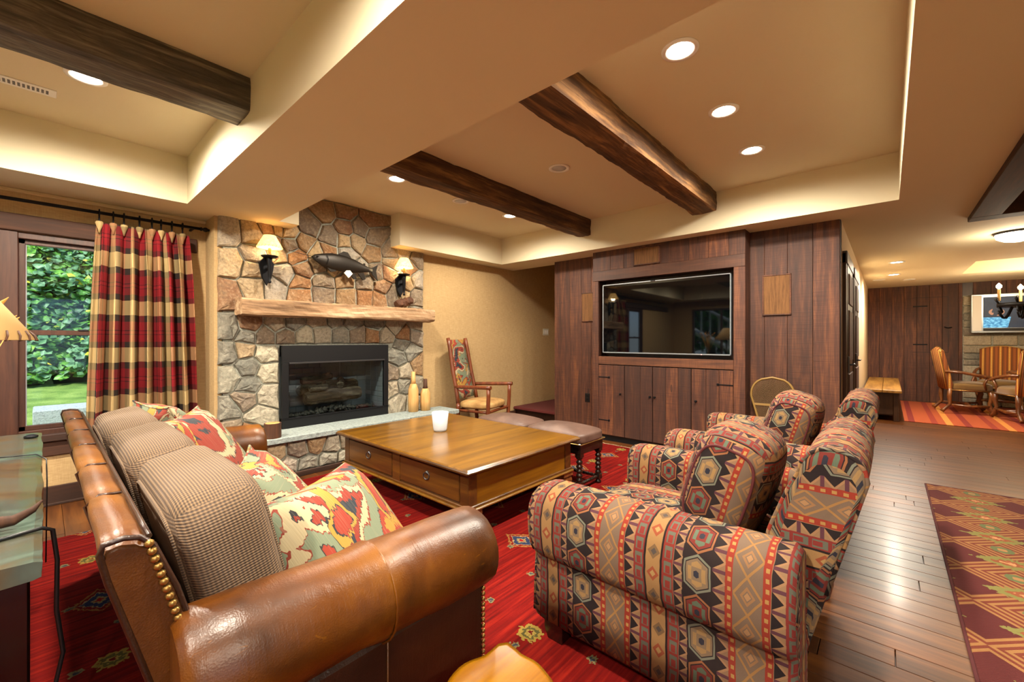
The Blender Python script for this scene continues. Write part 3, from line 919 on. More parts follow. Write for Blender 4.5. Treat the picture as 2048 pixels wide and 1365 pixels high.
for i, (s0, poly) in enumerate(zip(sites, polys)):
    if len(poly) < 3: continue
    if s0[1] < BZ1 + .02 and s0[0] < (BX0_ + BX1_) / 2: poly = clip(poly, (1, 0), BX0_ - .005)
    elif s0[1] < BZ1 + .02: poly = clip(poly, (-1, 0), -(BX1_ + .005))
    elif BX0_ - .3 < s0[0] < BX1_ + .3: poly = clip(poly, (0, -1), -(BZ1 + .012))
    if len(poly) < 3: continue
    ar = abs(sum(poly[k][0] * poly[(k + 1) % len(poly)][1] - poly[(k + 1) % len(poly)][0] * poly[k][1] for k in range(len(poly)))) / 2
    if ar < .0012: continue
    obj('stone', stone_mesh(poly, PF, .034, .0065, i), 'stone' if s0[1] > 1.75 or random.random() < .45 else 'stone_cool', fp, loc=(s0[0], yc, s0[1]))
# hearth
HY = 4.16
hh = thing('raised_hearth', 'raised stone hearth with grey slate slabs before the firebox', 'hearth', (2.3, 4.3, 0))
obj('hearth_core', MB().box((1.16, HY + .05, 0), (3.5, yc - .055, .35)), 'mortar', hh)
hs = []
for k in range(14):
    for j in range(2): hs.append((1.2 + k * .175 + random.uniform(-.06, .06) + (j % 2) * .08, .09 + j * .17 + random.uniform(-.04, .04)))
for i, (s0, poly) in enumerate(zip(hs, cells(hs, (1.16, 3.5, .045, .348)))):
    if len(poly) > 2: obj('stone', stone_mesh(poly, lambda a, b, o: (a, HY + .045 - o, b), .04, .008, i + 300), 'stone_cool' if random.random() < .7 else 'stone', hh, loc=(s0[0], HY, s0[1]))
xq = [1.14, 2.02, 2.86, 3.6]
for a, b in zip(xq, xq[1:]): obj('hearth_slab', MB().box((a + .002, HY - .03, .348), (b - .002, yc - .055, .40), .006), 'slate', hh, loc=(a, HY, .37))
obj('hearth_trim', MB().box((1.16, HY - .005, 0), (3.5, HY + .02, .05), .004), 'darkwood_x', hh)

# mantel timber, in two lengths as hewn
mt = obj('mantel_beam', rough_bar((1.2, 4.33, 1.53), 3.36, .24, .155, 'X', .014, 31, 70, 6), 'mantel', None)
tag(mt, 'thick hewn timber mantel across the stone chimney', 'mantel')

# gas insert
fi = thing('fireplace_insert', 'black metal fireplace insert with glass front and ceramic logs', 'fireplace', (2.2, 4.5, .40))
ox0, ox1, oz0, oz1 = 1.665, 2.742, .505, 1.065
ya, yb = 4.515, 4.55
for nm, a, b in (('frame_top', (BX0_, ya, oz1), (BX1_, yb, BZ1)), ('frame_bottom', (BX0_, ya, BZ0), (BX1_, yb, oz0)), ('frame_side', (BX0_, ya, oz0), (ox0, yb, oz1)), ('frame_side', (ox1, ya, oz0), (BX1_, yb, oz1))):
    obj(nm, MB().box(a, b, .003), 'black', fi)
obj('hood_lip', MB().box((ox0, ya - .012, oz1 - .012), (ox1, ya, oz1 + .004), .002), 'pewter', fi)
obj('bottom_rail', MB().box((BX0_, ya - .006, oz0 - .012), (BX1_, ya, oz0), .001), 'iron', fi)
obj('liner', MB().box((ox0 - .03, 4.96, oz0 - .04), (ox1 + .03, 5.0, oz1 + .06)), 'firebrick', fi)
for xx in (ox0 - .03, ox1 + .01): obj('liner', MB().box((xx, 4.55, oz0 - .04), (xx + .02, 4.97, oz1 + .06)), 'firebrick', fi)
obj('liner', MB().box((ox0 - .03, 4.55, oz0 - .045), (ox1 + .03, 5.0, oz0 - .02)), 'black', fi)
obj('liner', MB().box((ox0 - .03, 4.55, oz1 + .06), (ox1 + .03, 5.0, oz1 + .075)), 'black', fi)
br = MB().box((0, 0, 0), (.128, .012, .058), .003).mesh('fire_brick'); br.materials.append(M['firebrick'])
for j in range(10):
    for k in range(9):
        bx = ox0 - .03 + k * .132 - (.066 if j % 2 else 0)
        if bx > ox0 - .06 and bx + .128 < ox1 + .04: inst('fire_brick', br, (bx - 2.2, 4.95 - 4.5, oz0 - .02 + j * .062 - .40), fi)
br2 = MB().box((0, 0, 0), (.012, .128, .058), .003).mesh('fire_brick'); br2.materials.append(M['firebrick'])
for j in range(10):
    for k in range(3): inst('fire_brick', br2, (ox1 - 2.2, 4.565 - 4.5 + k * .132, oz0 - .02 + j * .062 - .40), fi)
for a, b in ((ox0, 2.2), (2.2, ox1)): obj('glass_door', MB().box((a + .002, ya + .012, oz0), (b - .002, ya + .016, oz1)), 'smoke', fi)
def log(p, q, r, seed, n=14):
    p, q = Vector(p), Vector(q); d = (q - p); a = d.orthogonal().normalized(); b = d.normalized().cross(a); rings = []
    for k in range(n + 1):
        c = p + d * (k / n); ring = []
        for j in range(12):
            t = 2 * PI * j / 12; w = r * (1 + .28 * mnoise.noise(Vector((k * .6 + seed, math.cos(t) * 1.5, math.sin(t) * 1.5)))) * (.8 if k in (0, n) else 1)
            ring.append(c + (a * math.cos(t) + b * math.sin(t)) * w)
        rings.append(ring)
    return MB().loft(rings, smooth=False)
for k, (p, q, r) in enumerate((((1.88, 4.66, .66), (2.52, 4.70, .68), .075), ((1.95, 4.8, .72), (2.55, 4.82, .74), .06), ((1.84, 4.72, .74), (2.2, 4.86, .80), .055), ((2.1, 4.70, .80), (2.55, 4.84, .78), .05), ((1.92, 4.64, .76), (2.12, 4.66, .78), .035), ((2.25, 4.62, .78), (2.34, 4.8, .84), .04), ((1.9, 4.8, .84), (2.25, 4.84, .88), .045))):
    obj('fire_log', log(p, q, r, k * 7.3), 'char', fi)
mb = MB()
for k in range(150):
    x, y = random.uniform(1.72, 2.7), random.uniform(4.58, 4.72); s = random.uniform(.012, .032)
    c = Vector((x, y, oz0 - .015 + s * .5 + random.uniform(0, .05) * max(0, 1 - abs(x - 2.2) / .5)))
    b = mb.add([c + Vector(v) * s * random.uniform(.6, 1.2) for v in ((1, 0, 0), (-1, 0, 0), (0, 1, 0), (0, -1, 0), (0, 0, 1), (0, 0, -1))])
    for f in ((0, 2, 4), (2, 1, 4), (1, 3, 4), (3, 0, 4), (2, 0, 5), (1, 2, 5), (3, 1, 5), (0, 3, 5)): mb.face([b + i for i in f])
tag(obj('ember_bed', mb, 'ember', fi), kind='stuff')

# sconces
def sconce(x, label):
    t = thing('wall_sconce', label, 'sconce', (x, YF, 1.85), 0, 'sconces on the chimney')
    obj('back_plate', MB().prism([(-.07, .20), (0, .28), (.07, .20), (.045, .06), (0, -.02), (-.045, .06)], 'Y', -.03, -.005, .006), 'iron', t, True)
    obj('arm', MB().tube([(0, -.02, .14), (0, -.07, .14), (0, -.10, .15)], .014, 8), 'iron', t, True)
    obj('torch', MB().lathe([(.004, -.005), (.014, 0), (.015, .012), (.009, .022), (.014, .06), (.022, .20), (.026, .235), (.02, .245)], (0, -.105, 0), 12), 'iron', t, True)
    obj('drip_pan', MB().lathe([(.01, .24), (.06, .243), (.075, .255), (.073, .26), (.055, .25), (.01, .248)], (0, -.105, 0), 24), 'iron', t, True)
    obj('candle_sleeve', MB().lathe([(.014, .25), (.014, .33), (.01, .335)], (0, -.105, 0), 12), 'parch', t, True)
    obj('bulb', MB().lathe([(.004, .335), (.014, .35), (.016, .37), (.008, .395), (.002, .405)], (0, -.105, 0), 12), 'flame', t, True)
    sh = obj('lamp_shade', MB().lathe([(.112, .335), (.113, .34), (.052, .455), (.05, .455), (.11, .337)], (0, -.105, 0), 28), 'shade_lit', t, True)
    n = 22
    for k in range(n):
        a = 2 * PI * k / n
        obj('stitch', MB().tube([(.112 * math.cos(a), -.105 + .112 * math.sin(a), .333), (.108 * math.cos(a + .1), -.105 + .108 * math.sin(a + .1), .352)], .0022, 4), 'bark', sh, True)
    ld = bpy.data.lights.new('sconce_lamp', 'POINT'); ld.energy = 11; ld.color = (1, .78, .46); ld.shadow_soft_size = .03
    lo = bpy.data.objects.new('sconce_lamp', ld); COL.objects.link(lo); lo.parent = t; lo.location = (0, -.105, .325)
sconce(1.463, 'iron torch wall sconce with stitched parchment shade above the hearth stump')
sconce(2.975, 'iron torch wall sconce with stitched shade above the carved wooden vases')

# bronze trout plaque
ft = thing('fish_plaque', 'dark bronze trout mounted on the stones above the mantel', 'wall sculpture', (2.24, 4.49, 2.14))
top = [(-.36, .005), (-.33, .03), (-.26, .055), (-.15, .085), (0, .095), (.12, .075), (.22, .045), (.28, .028), (.33, .03)]
bot = [(-.36, -.005), (-.33, -.04), (-.26, -.075), (-.15, -.095), (0, -.09), (.12, -.07), (.22, -.045), (.28, -.03), (.33, -.03)]
rings = []
for (x, zt), (_, zb) in zip(top, bot):
    c, h = (zt + zb) / 2, (zt - zb) / 2
    rings.append([(x, math.sin(a) * max(.006, h * .42) * -1, c - x * .09 + math.cos(a) * h) for a in [2 * PI * k / 14 for k in range(14)]])
obj('body', MB().loft(rings), 'bronze', ft, True)
for nm, poly in (('tail_fin', [(.31, .0), (.33, .03), (.40, .08), (.375, 0), (.40, -.11), (.33, -.05)]), ('dorsal_fin', [(-.08, .09), (-.02, .135), (.03, .135), (.07, .08)]), ('pelvic_fin', [(.05, -.085), (.10, -.15), (.135, -.14), (.11, -.08)]), ('anal_fin', [(.15, -.07), (.21, -.14), (.245, -.12), (.22, -.05)]), ('pectoral_fin', [(-.20, -.085), (-.16, -.12), (-.10, -.1), (-.12, -.07)]), ('adipose_fin', [(.2, .03), (.225, .06), (.24, .055), (.24, .02)])):
    obj(nm, MB().prism([(a, b - a * .09) for a, b in poly], 'Y', -.01, .006), 'bronze', ft, True)
obj('eye', MB().lathe([(.001, .0), (.012, .001), (.012, .006), (.001, .01)], (0, 0, 0), 10), 'black', ft, True, loc=(-.31, -.026, .035))
obj('jaw', MB().tube([(-.365, 0, .03), (-.33, -.02, .0), (-.30, -.03, -.02)], .004, 6), 'black', ft, True)
obj('gill', MB().tube([(-.22, -.035, .07), (-.20, -.045, .02), (-.22, -.04, -.04)], .004, 6), 'black', ft, True)
obj('fishing_line', MB().tube([(-.36, -.005, .033), (-.48, .01, .05), (-.58, .02, .065)], .003, 5), 'iron', ft, True)
c = obj('note_card', MB().prism([(-.05, -.02), (0, -.075), (.05, -.02), (0, .035)], 'Y', -.002, .002), 'card', None, True, loc=(2.27, 4.47, 2.06))
tag(c, 'small white card tucked point down under the bronze trout', 'card')
# mantel driftwood beneath the right sconce
dw = obj('driftwood', log((2.88, 4.47, 1.73), (3.12, 4.5, 1.80), .05, 91), 'bark', None)
tag(dw, 'lump of brown driftwood on the mantel under the sconce', 'driftwood')

# hearth things
def vase(x, y, h, r, label, tip):
    t = thing('carved_vase', label, 'vase', (x, y, .40), 0, 'carved wooden bottles on the hearth')
    obj('body', MB().lathe([(.001, 0), (r, .002), (r * 1.05, h * .3), (r, h * .55), (r * .8, h * .63), (r * .55, h * .70), (.001, h * .70)], n=10), 'carved', t, True)
    obj('neck', MB().lathe([(.001, h * .695), (r * .55, h * .695), (r * .42, h * .78), (r * .40, h), (r * .25, h), (.001, h * .97)], n=10), tip, t, True)
vase(3.10, 4.43, .50, .062, 'tall pale carved wooden bottle vase standing against the chimney stones', 'carved')
vase(3.26, 4.40, .40, .062, 'shorter carved wooden bottle vase with dark bark neck', 'bark')
st = thing('log_holder', 'short bark covered log stump at the end of the slate hearth', 'log', (1.41, 4.21, .40))
obj('bark', MB().loft([[(.07 * (1 + .1 * mnoise.noise(Vector((k * .9, z * 9, 1)))) * math.cos(2 * PI * k / 18), .07 * math.sin(2 * PI * k / 18), z) for k in range(18)] for z in (0, .04, .09, .135)], smooth=False), 'bark', st, True)
obj('cut_face', MB().lathe([(.001, .137), (.058, .137), (.06, .134), (.001, .133)], n=18), 'carved', st, True)

# ================================================================== TELEVISION BAY FITTINGS
tv = thing('television', 'large flat television with silver edge in the board wall niche', 'television', (XTV + .06, 2.0, 1.13))
ty0, ty1, tz0, tz1, tx = 1.235, 2.765, 1.13, 2.01, XTV + .045
obj('screen', MB().box((tx, ty0 + .012, tz0 + .012), (tx + .01, ty1 - .012, tz1 - .012)), 'screen', tv)
for nm, a, b in (('bezel_top', (tx - .006, ty0, tz1 - .012), (tx + .03, ty1, tz1)), ('bezel_bottom', (tx - .006, ty0, tz0), (tx + .03, ty1, tz0 + .014)), ('bezel_side', (tx - .006, ty0, tz0), (tx + .03, ty0 + .012, tz1)), ('bezel_side', (tx - .006, ty1 - .012, tz0), (tx + .03, ty1, tz1))):
    obj(nm, MB().box(a, b, .002), 'silver', tv)
obj('back_shell', MB().box((tx + .01, ty0 + .01, tz0 + .01), (tx + .06, ty1 - .01, tz1 - .01)), 'blackplastic', tv)
obj('camera_clip', MB().box((tx - .008, 2.06, tz1 - .01), (tx + .01, 2.12, tz1 + .006), .002), 'blackplastic', tv)
obj('power_light', MB().box((tx - .0075, 1.53, tz0 + .003), (tx - .005, 1.54, tz0 + .009)), m_emit('red_led', 'ff2010', 2), tv)

# cupboards below
mc = thing('media_cabinet', 'built-in cupboard with four board doors below the television', 'cabinet', (XTV + .1, 2.0, .07))
obj('carcass', MB().box((XTV + .03, NY0, .07), (XTV + .2, NY1, .98)), 'darkwood', mc)
dy = [2.80, 2.435, 2.075, 1.63, 1.20]
for k in range(4):
    a, b = dy[k + 1] + .003, dy[k] - .003
    d = obj('door', MB().box((XTV + .012, a, .085), (XTV + .028, b, .975)), 'darkwood', mc, loc=(XTV, (a + b) / 2, .5))
    n = 3 if b - a > .36 else 2; ws = [random.uniform(.8, 1.25) for _ in range(n)]; y = a
    for w in ws:
        w = w / sum(ws) * (b - a)
        obj('board', MB().box((XTV - .004, y + .001, .085), (XTV + .013, y + w - .001, .975), .0025), 'barn', d, loc=(XTV, y + w / 2, .4 + y))
        y += w
    kn = {0: a + .05, 1: a + .025, 2: b - .025, 3: b - .05}[k]
    obj('knob', MB().loft([[(XTV - o, kn + r * math.cos(t), .62 + r * math.sin(t)) for t in [2 * PI * i / 10 for i in range(10)]] for o, r in ((.003, .012), (.015, .006), (.022, .014), (.028, .01))]), 'iron', d)
    if k in (0, 3):
        for zh in (.82, .27):
            y0, y1 = (b - .15, b) if k == 0 else (a, a + .15)
            sgn = 1 if k == 0 else -1
            tip = y0 if k == 0 else y1
            obj('hinge', MB().box((XTV - .009, y0, zh - .006), (XTV - .003, y1, zh + .006), .002).box((XTV - .01, tip - .012, zh - .013), (XTV - .003, tip + .012, zh + .013), .004), 'iron', d)
# speaker panels
for nm, yy0, yy1, z0, z1, xx, lb in (('speaker_panel', 1.985, 2.315, 2.20, 2.41, XTV, 'tan cloth speaker panel in the boards above the television'), ('speaker_panel', .72, .975, 1.55, 1.97, XB, 'tall tan speaker panel on the boards beside the snowshoe'), ('speaker_panel', 2.98, 3.18, 1.55, 1.95, XB, 'tan speaker panel half hidden beside the television bay near the light switch')):
    t = thing(nm, lb, 'speaker', (xx, (yy0 + yy1) / 2, z0), 0, 'wall speakers')
    obj('grille', MB().box((xx - .014, yy0 + .012, z0 + .012), (xx, yy1 - .012, z1 - .012), .003), 'speaker', t)
    for a, b in (((xx - .018, yy0, z0), (xx, yy1, z0 + .014)), ((xx - .018, yy0, z1 - .014), (xx, yy1, z1)), ((xx - .018, yy0, z0 + .014), (xx, yy0 + .014, z1 - .014)), ((xx - .018, yy1 - .014, z0 + .014), (xx, yy1, z1 - .014))):
        obj('frame', MB().box(a, b, .003), 'barn', t)
t = thing('wall_outlet', 'black wall outlet low on the sawn boards', 'outlet', (XB, 3.09, .5))
obj('cover', MB().box((-.006, -.038, -.06), (0, .038, .06), .002), 'blackplastic', t, True)
for zz in (-.025, .025): obj('socket', MB().box((-.009, -.018, zz - .016), (-.005, .018, zz + .016), .002), 'black', t, True)
t = thing('light_switch', 'beige three gang light switch on the grasscloth wall', 'switch', (6.08, YR, 1.44))
obj('cover', MB().box((-.085, -.006, -.06), (.085, 0, .06), .002), 'plate', t, True)
for k in (-1, 0, 1): obj('rocker', MB().box((k * .046 - .016, -.012, -.033), (k * .046 + .016, -.005, .033), .003), 'white', t, True)
# carpeted landing behind the board wall
ld_ = thing('stair_landing', 'low landing covered in maroon carpet beside the board wall', 'stairs', (5.8, 4.1, 0))
obj('riser', MB().box((5.24, 3.63, 0), (6.65, YR - .02, .17)), 'darkwood', ld_)
pr = [(5.2, .20)] + [(5.2 + .03 - .03 * math.sin(t), .17 + .03 * math.cos(t) - .03) for t in [PI * k / 8 for k in range(1, 8)]] + [(6.65, .13), (6.65, .20)]
obj('carpet_tread', MB().prism([(5.18, .165), (5.185, .19), (5.20, .20), (6.65, .20), (6.65, .16), (5.20, .15)], 'Y', 3.63, YR - .02), 'velvet', ld_)
# snowshoe
ss = thing('snowshoe', 'old snowshoe with bent wood frame leaning on the boards by the armchairs', 'snowshoe', (4.86, .86, .02), 0)
ss.rotation_euler = (0, math.radians(6), math.radians(8))
def shoe(t):
    w = .012 + .175 * (t / .78) ** 1.15 if t < .78 else .187 * math.sqrt(max(0, 1 - ((t - .78) / .22) ** 2.6))
    return w, t * .9
L_ = [(0, shoe(k / 40)[0], shoe(k / 40)[1]) for k in range(41)]; R_ = [(0, -a[1], a[2]) for a in L_[::-1]]
obj('frame', MB().tube(L_ + R_[1:], .011, 8), 'cane', ss, True)
web = MB()
for k in range(-26, 60):
    for sg in (1, -1):
        pts = []
        for q in range(60):
            zq = .20 + q / 59 * .70; yq = sg * (zq - .20 - k * .022) * .62
            if abs(yq) < shoe(zq / .9)[0] - .004: pts.append((0, yq, zq))
        if len(pts) > 1: web.tube([pts[0], pts[-1]], .0022, 4, False)
obj('webbing', web, 'gut', ss, True)
for zq in (.36, .62): obj('crossbar', MB().box((-.008, -shoe(zq / .9)[0], zq - .012), (.008, shoe(zq / .9)[0], zq + .012), .003), 'cane', ss, True)
# hall doors, edge on
for k, (x0, x1) in enumerate(((5.32, 6.12), (6.6, 7.4))):
    d = struct('door_%d' % (k + 1), MB().box((x0, .295, .01), (x1, .328, 2.05), .004), 'darkwood')
    for a, b in ((x0 - .1, x0), (x1, x1 + .1)): obj('door_casing', MB().box((a, .30, 0), (b, .332, 2.15), .005), 'darkwood', d)
    obj('door_casing', MB().box((x0 - .1, .29, 2.05), (x1 + .1, .332, 2.17), .005), 'darkwood', d)
    for a, b in ((.12, .95), (1.08, 1.6), (1.66, 1.97)): obj('door_panel', MB().box((x0 + .12, .285, a), (x1 - .12, .297, b), .006), 'barn', d)
    obj('handle', MB().tube([(x0 + .06, .29, 1.05), (x0 + .06, .25, 1.05), (x0 + .16, .25, 1.05)], .01, 8), 'pewter', d)
    obj('lock_plate', MB().box((x0 + .03, .28, .97), (x0 + .09, .297, 1.13), .003), 'pewter', d)

# ================================================================== WINDOWS AND OUTDOORS
def window_y(name, x0, x1, z0, z1, y, mull, mat='window_wood', rail=None, sgn=1):
    """window in a wall facing -Y (opening x0..x1)"""
    w = struct(name, MB().box((x0, y, z0), (x1, y + .10, z0 + .05), .004), mat)
    obj('head', MB().box((x0, y, z1 - .05), (x1, y + .10, z1), .004), mat, w)
    for a in (x0, x1 - .05): obj('jamb', MB().box((a, y, z0), (a + .05, y + .10, z1), .004), mat, w)
    for m in mull: obj('mullion', MB().box((m - .05, y - .01, z0), (m + .05, y + .10, z1), .005), mat, w)
    xs_ = [x0 + .05] + [q for m in mull for q in (m - .05, m + .05)] + [x1 - .05]
    for a, b in zip(xs_[::2], xs_[1::2]):
        s = .035
        for q in ((a, z0 + .05, a + s, z1 - .05), (b - s, z0 + .05, b, z1 - .05), (a, z0 + .05, b, z0 + .05 + s), (a, z1 - .05 - s, b, z1 - .05)):
            obj('sash', MB().box((q[0], y + .035, q[1]), (q[2], y + .075, q[3]), .003), mat, w)
        if rail:
            obj('meeting_rail', MB().box((a, y + .03, rail - .02), (b, y + .075, rail + .02), .003), mat, w)
            obj('latch', MB().box(((a + b) / 2 - .03, y + .02, rail + .018), ((a + b) / 2 + .03, y + .05, rail + .03), .003), 'pewter', w)
        zr = [z0 + .05] + ([rail] if rail else []) + [z1 - .05]
        for p, q in zip(zr, zr[1:]): obj('pane', MB().box((a + .02, y + .052, p + .01), (b - .02, y + .058, q - .01)), 'glass', w)
        obj('glazing_edge', MB().box((a + s - .004, y + .048, z0 + .08), (a + s + .006, y + .062, z1 - .08)), 'vinyl', w)
    return w
window_y('window_1', WX0, WX1, WZ0, WZ1, YW, [-.17], rail=1.355)
# timber casing round it
struct('trim_3', MB().box((XL + .5, YW - .028, WZ1), (.98, YW, WZ1 + .13), .006), 'darkwood_x')
struct('trim_4', MB().box((WX0 - .1, YW - .05, WZ0 - .045), (WX1 + .1, YW + .02, WZ0 + .012), .006), 'darkwood_x')
struct('trim_5', MB().box((WX0 - .1, YW - .022, WZ0 - .16), (WX1 + .1, YW, WZ0 - .045), .005), 'darkwood_x')
struct('trim_6', MB().box((WX1, YW - .022, WZ0), (WX1 + .1, YW, WZ1), .005), 'window_wood')
struct('trim_7', MB().box((XL, YW - .03, ZS - .03), (1.05, YW, ZS), .008), 'paint')
# window in the wall behind the lamp
w2 = struct('window_2', MB().box((XL - .1, LY0, LZ0), (XL, LY1, LZ0 + .05), .004), 'window_wood')
obj('head', MB().box((XL - .1, LY0, LZ1 - .05), (XL, LY1, LZ1), .004), 'window_wood', w2)
for a in (LY0, LY0 + .80, LY0 + 1.62, LY1 - .05): obj('jamb', MB().box((XL - .1, a, LZ0), (XL, a + .05, LZ1), .004), 'window_wood', w2)
for a in (LY0 + .05, LY0 + .85, LY0 + 1.67): obj('pane', MB().box((XL - .06, a, LZ0 + .05), (XL - .055, a + .75, LZ1 - .05)), 'glass', w2)
w3 = struct('added_window', MB().box((BX0, YBK - .1, .2), (BX1, YBK, .26), .004), 'window_wood')  # out-of-view window added to let daylight into the room
for a in (BX0, BX0 + 1.1, BX0 + 2.2, BX1 - .05): obj('jamb', MB().box((a, YBK - .1, .2), (a + .05, YBK, 2.2), .004), 'window_wood', w3)
for a in (BX0 + .05, BX0 + 1.15, BX0 + 2.25): obj('pane', MB().box((a, YBK - .06, .26), (a + 1.0, YBK - .055, 2.2)), 'glass', w3)

# garden
lawn = MB(); n = 30
for i in range(n + 1):
    for j in range(n + 1):
        x = -20 + 28 * i / n; y = 5.02 + 12 * j / n
        z = -.05 + max(0, y - 9.5) * .05 + (mnoise.noise(Vector((x, y, 0))) * .05 if y > 9.6 else 0)
        lawn.add([(x, y, z)])
for i in range(n):
    for j in range(n): lawn.face((i * (n + 1) + j, (i + 1) * (n + 1) + j, (i + 1) * (n + 1) + j + 1, i * (n + 1) + j + 1), None, True)
struct('ground_lawn', lawn, 'lawn')
mb = MB().box((-16, -9, -.25), (XL - .12, 5.0, -.06)).box((XL - .12, -16, -.25), (14, YBK - .13, -.06))
struct('ground_yard', mb, 'lawn')
# flagstones outside the glass
pv = struct('patio', MB().box((-3.0, 5.03, -.2), (2.2, 9.2, -.02)), 'mortar')
x = -3.0
while x < 2.1:
    w = random.uniform(.6, .95); y = 5.03
    while y < 9.1:
        l = min(random.uniform(.5, .9), 9.2 - y)
        if l > .1: obj('flagstone', MB().box((x + .006, y + .006, -.03), (min(x + w, 2.2) - .006, y + l - .006, .0), .008), 'patio', pv, loc=(x, y, .06))
        y += l
    x += w
stp = obj('stone_step', MB().box((-.1, 9.75, -.06), (2.2, 10.5, .2), .012), 'patio', None)
tag(stp, 'long pale stone step on the lawn outside the window', 'step')
# ivy bank
bank = MB(); nx, ny = 40, 24
def bank_z(x, y):
    t = (y - 15.0) / 6.0
    return .22 + 8.5 * max(0, t) ** .7 + .35 * mnoise.noise(Vector((x * .7, y * .7, 2)))
for i in range(nx + 1):
    for j in range(ny + 1):
        x = -16 + 21 * i / nx; y = 15.0 + 6.0 * j / ny; bank.add([(x, y, bank_z(x, y) - .12)])
for i in range(nx):
    for j in range(ny): bank.face((i * (ny + 1) + j, (i + 1) * (ny + 1) + j, (i + 1) * (ny + 1) + j + 1, i * (ny + 1) + j + 1), None, True)
struct('ground_bank', bank, 'soil')
def leaves(name, count, mat, rx, smin, smax, label, seed, lift=0.35, par=None):
    rnd = random.Random(seed); mb = MB()
    for _ in range(count):
        x = rnd.uniform(*rx); y = 15.05 + 5.2 * rnd.random() ** 1.3; z = bank_z(x, y)
        cl = mnoise.noise(Vector((x * 1.6, y * 1.6, z * 1.2)))
        c = Vector((x, y - rnd.random() * lift * (1 + cl), z + rnd.uniform(-.05, .22) + cl * .2))
        s = rnd.uniform(smin, smax)
        nrm = Vector((rnd.gauss(0, .5), rnd.gauss(-.7, .45), rnd.gauss(.8, .4))).normalized()
        a = nrm.orthogonal().normalized(); a.rotate(Matrix.Rotation(rnd.uniform(0, 6.28), 3, nrm)); b = nrm.cross(a)
        pts = [c - a * s, c - a * .25 * s + b * .8 * s, c + a * .55 * s + b * .42 * s, c + a * s * 1.05, c + a * .55 * s - b * .42 * s, c - a * .25 * s - b * .8 * s]
        pts[1] = pts[1] - nrm * s * .2; pts[5] = pts[5] - nrm * s * .2
        k = mb.add(pts); mb.face((k, k + 1, k + 2, k + 3)); mb.face((k, k + 3, k + 4, k + 5))
    o = obj(name, mb.mesh(name, weld=False), mat, par)
    return tag(o, label, None if par else 'foliage', None, 'stuff')
ivy = leaves('ivy_foliage', 21000, 'leaf', (-4.5, 4.0), .07, .125, 'dense green ivy covering the bank outside the window', 1)
leaves('grey_foliage', 9000, 'leaf2', (-4.5, 4.0), .07, .13, 'blue green leaves mixed through the ivy bank outside', 2, .5, ivy)
leaves('yellow_foliage', 1300, 'leaf_y', (-4.5, 4.0), .05, .09, 'yellow autumn leaves scattered on the ivy bank outside', 3, .55, ivy)
# trees and the white stair rail mirrored in the screen
def tree(x, y, h, label):
    t = thing('garden_tree', label, 'tree', (x, y, -.06), 0, 'trees beyond the side window')
    obj('trunk', MB().tube([(0, 0, 0), (.05, .05, h * .4), (0, .1, h * .8)], [.16, .12, .05], 8), 'bark', t, True)
    rnd = random.Random(x); mb = MB()
    for _ in range(1600):
        d = Vector((rnd.gauss(0, 1), rnd.gauss(0, 1), rnd.gauss(0, 1))).normalized() * rnd.random() ** .4
        c = Vector((d.x * h * .34, d.y * h * .34, h * .62 + d.z * h * .42)); s = rnd.uniform(.1, .2)
        n_ = Vector((rnd.gauss(0, 1), rnd.gauss(0, 1), rnd.gauss(.4, 1))).normalized(); a = n_.orthogonal().normalized(); b = n_.cross(a)
        k = mb.add([c - a * s, c + b * s * .6, c + a * s, c - b * s * .6]); mb.face((k, k + 1, k + 2, k + 3))
    obj('crown', mb.mesh('crown', weld=False), 'leaf', t, True)
tree(-9.5, 2.2, 4.2, 'leafy green tree standing in the yard beyond the side window')
tree(-8.2, 5.2, 3.6, 'lower bushy tree near the corner of the yard beyond the side window')
rl = thing('stair_rail', 'white outdoor stair rail rising past the side window', 'railing', (-4.6, 3.6, -.06))
obj('stringer', MB().tube([(0, -1.6, .1), (0, 1.6, 1.9)], .1, 4), 'white', rl, True)
obj('handrail', MB().tube([(0, -1.6, 1.0), (0, 1.6, 2.8)], .05, 6), 'white', rl, True)
for k in range(12):
    y = -1.5 + k * .27; z = .1 + (y + 1.6) / 3.2 * 1.8
    obj('baluster', MB().box((-.02, y - .02, z), (.02, y + .02, z + .9)), 'white', rl, True)

# ================================================================== CURTAIN, ROD
CY = 4.76
rod = thing('curtain_rod', 'black iron curtain rod with ball finial above the window', 'curtain rod', (0, CY, 2.33))
obj('pole', MB().tube([(-2.2, CY, 2.33), (.98, CY, 2.33)], .013, 10), 'iron', rod)
obj('finial', MB().loft([[(.98 + a, CY + r * math.cos(t), 2.33 + r * math.sin(t)) for t in [2 * PI * k / 12 for k in range(12)]] for a, r in ((0, .018), (.01, .018), (.015, .010), (.03, .02), (.045, .022), (.06, .012), (.075, .010), (.085, .004))]), 'iron', rod)
for xx in (.93, -2.0): obj('bracket', MB().box((xx - .01, CY, 2.32), (xx + .01, YW, 2.34), .003), 'iron', rod)
cu = thing('plaid_curtain', 'floor length plaid curtain in red, black and tan hanging beside the window', 'curtain', (.6, CY, 0))
def cur(t, z):
    """t 0..1 across, returns x, y"""
    top = .285 + t * .60; bot = .215 + t * .745
    f = min(1, max(0, (2.25 - z) / 2.2)) ** .8
    x = top + (bot - top) * f
    amp = .026 + .066 * min(1, max(0, (2.18 - z) / .35))
    ph = t * 2 * PI * 7.5 + .9 * math.sin(t * 9) + .3 * math.sin(z * 1.3 + t * 5)
    return x + .012 * math.sin(ph * 2 + 1), CY + amp * math.sin(ph) + .012 * math.sin(ph * 2.3 + z)
mb = MB(); NX, NZ = 170, 44
zz = [2.25 - (2.25 - .015) * (k / NZ) for k in range(NZ + 1)]
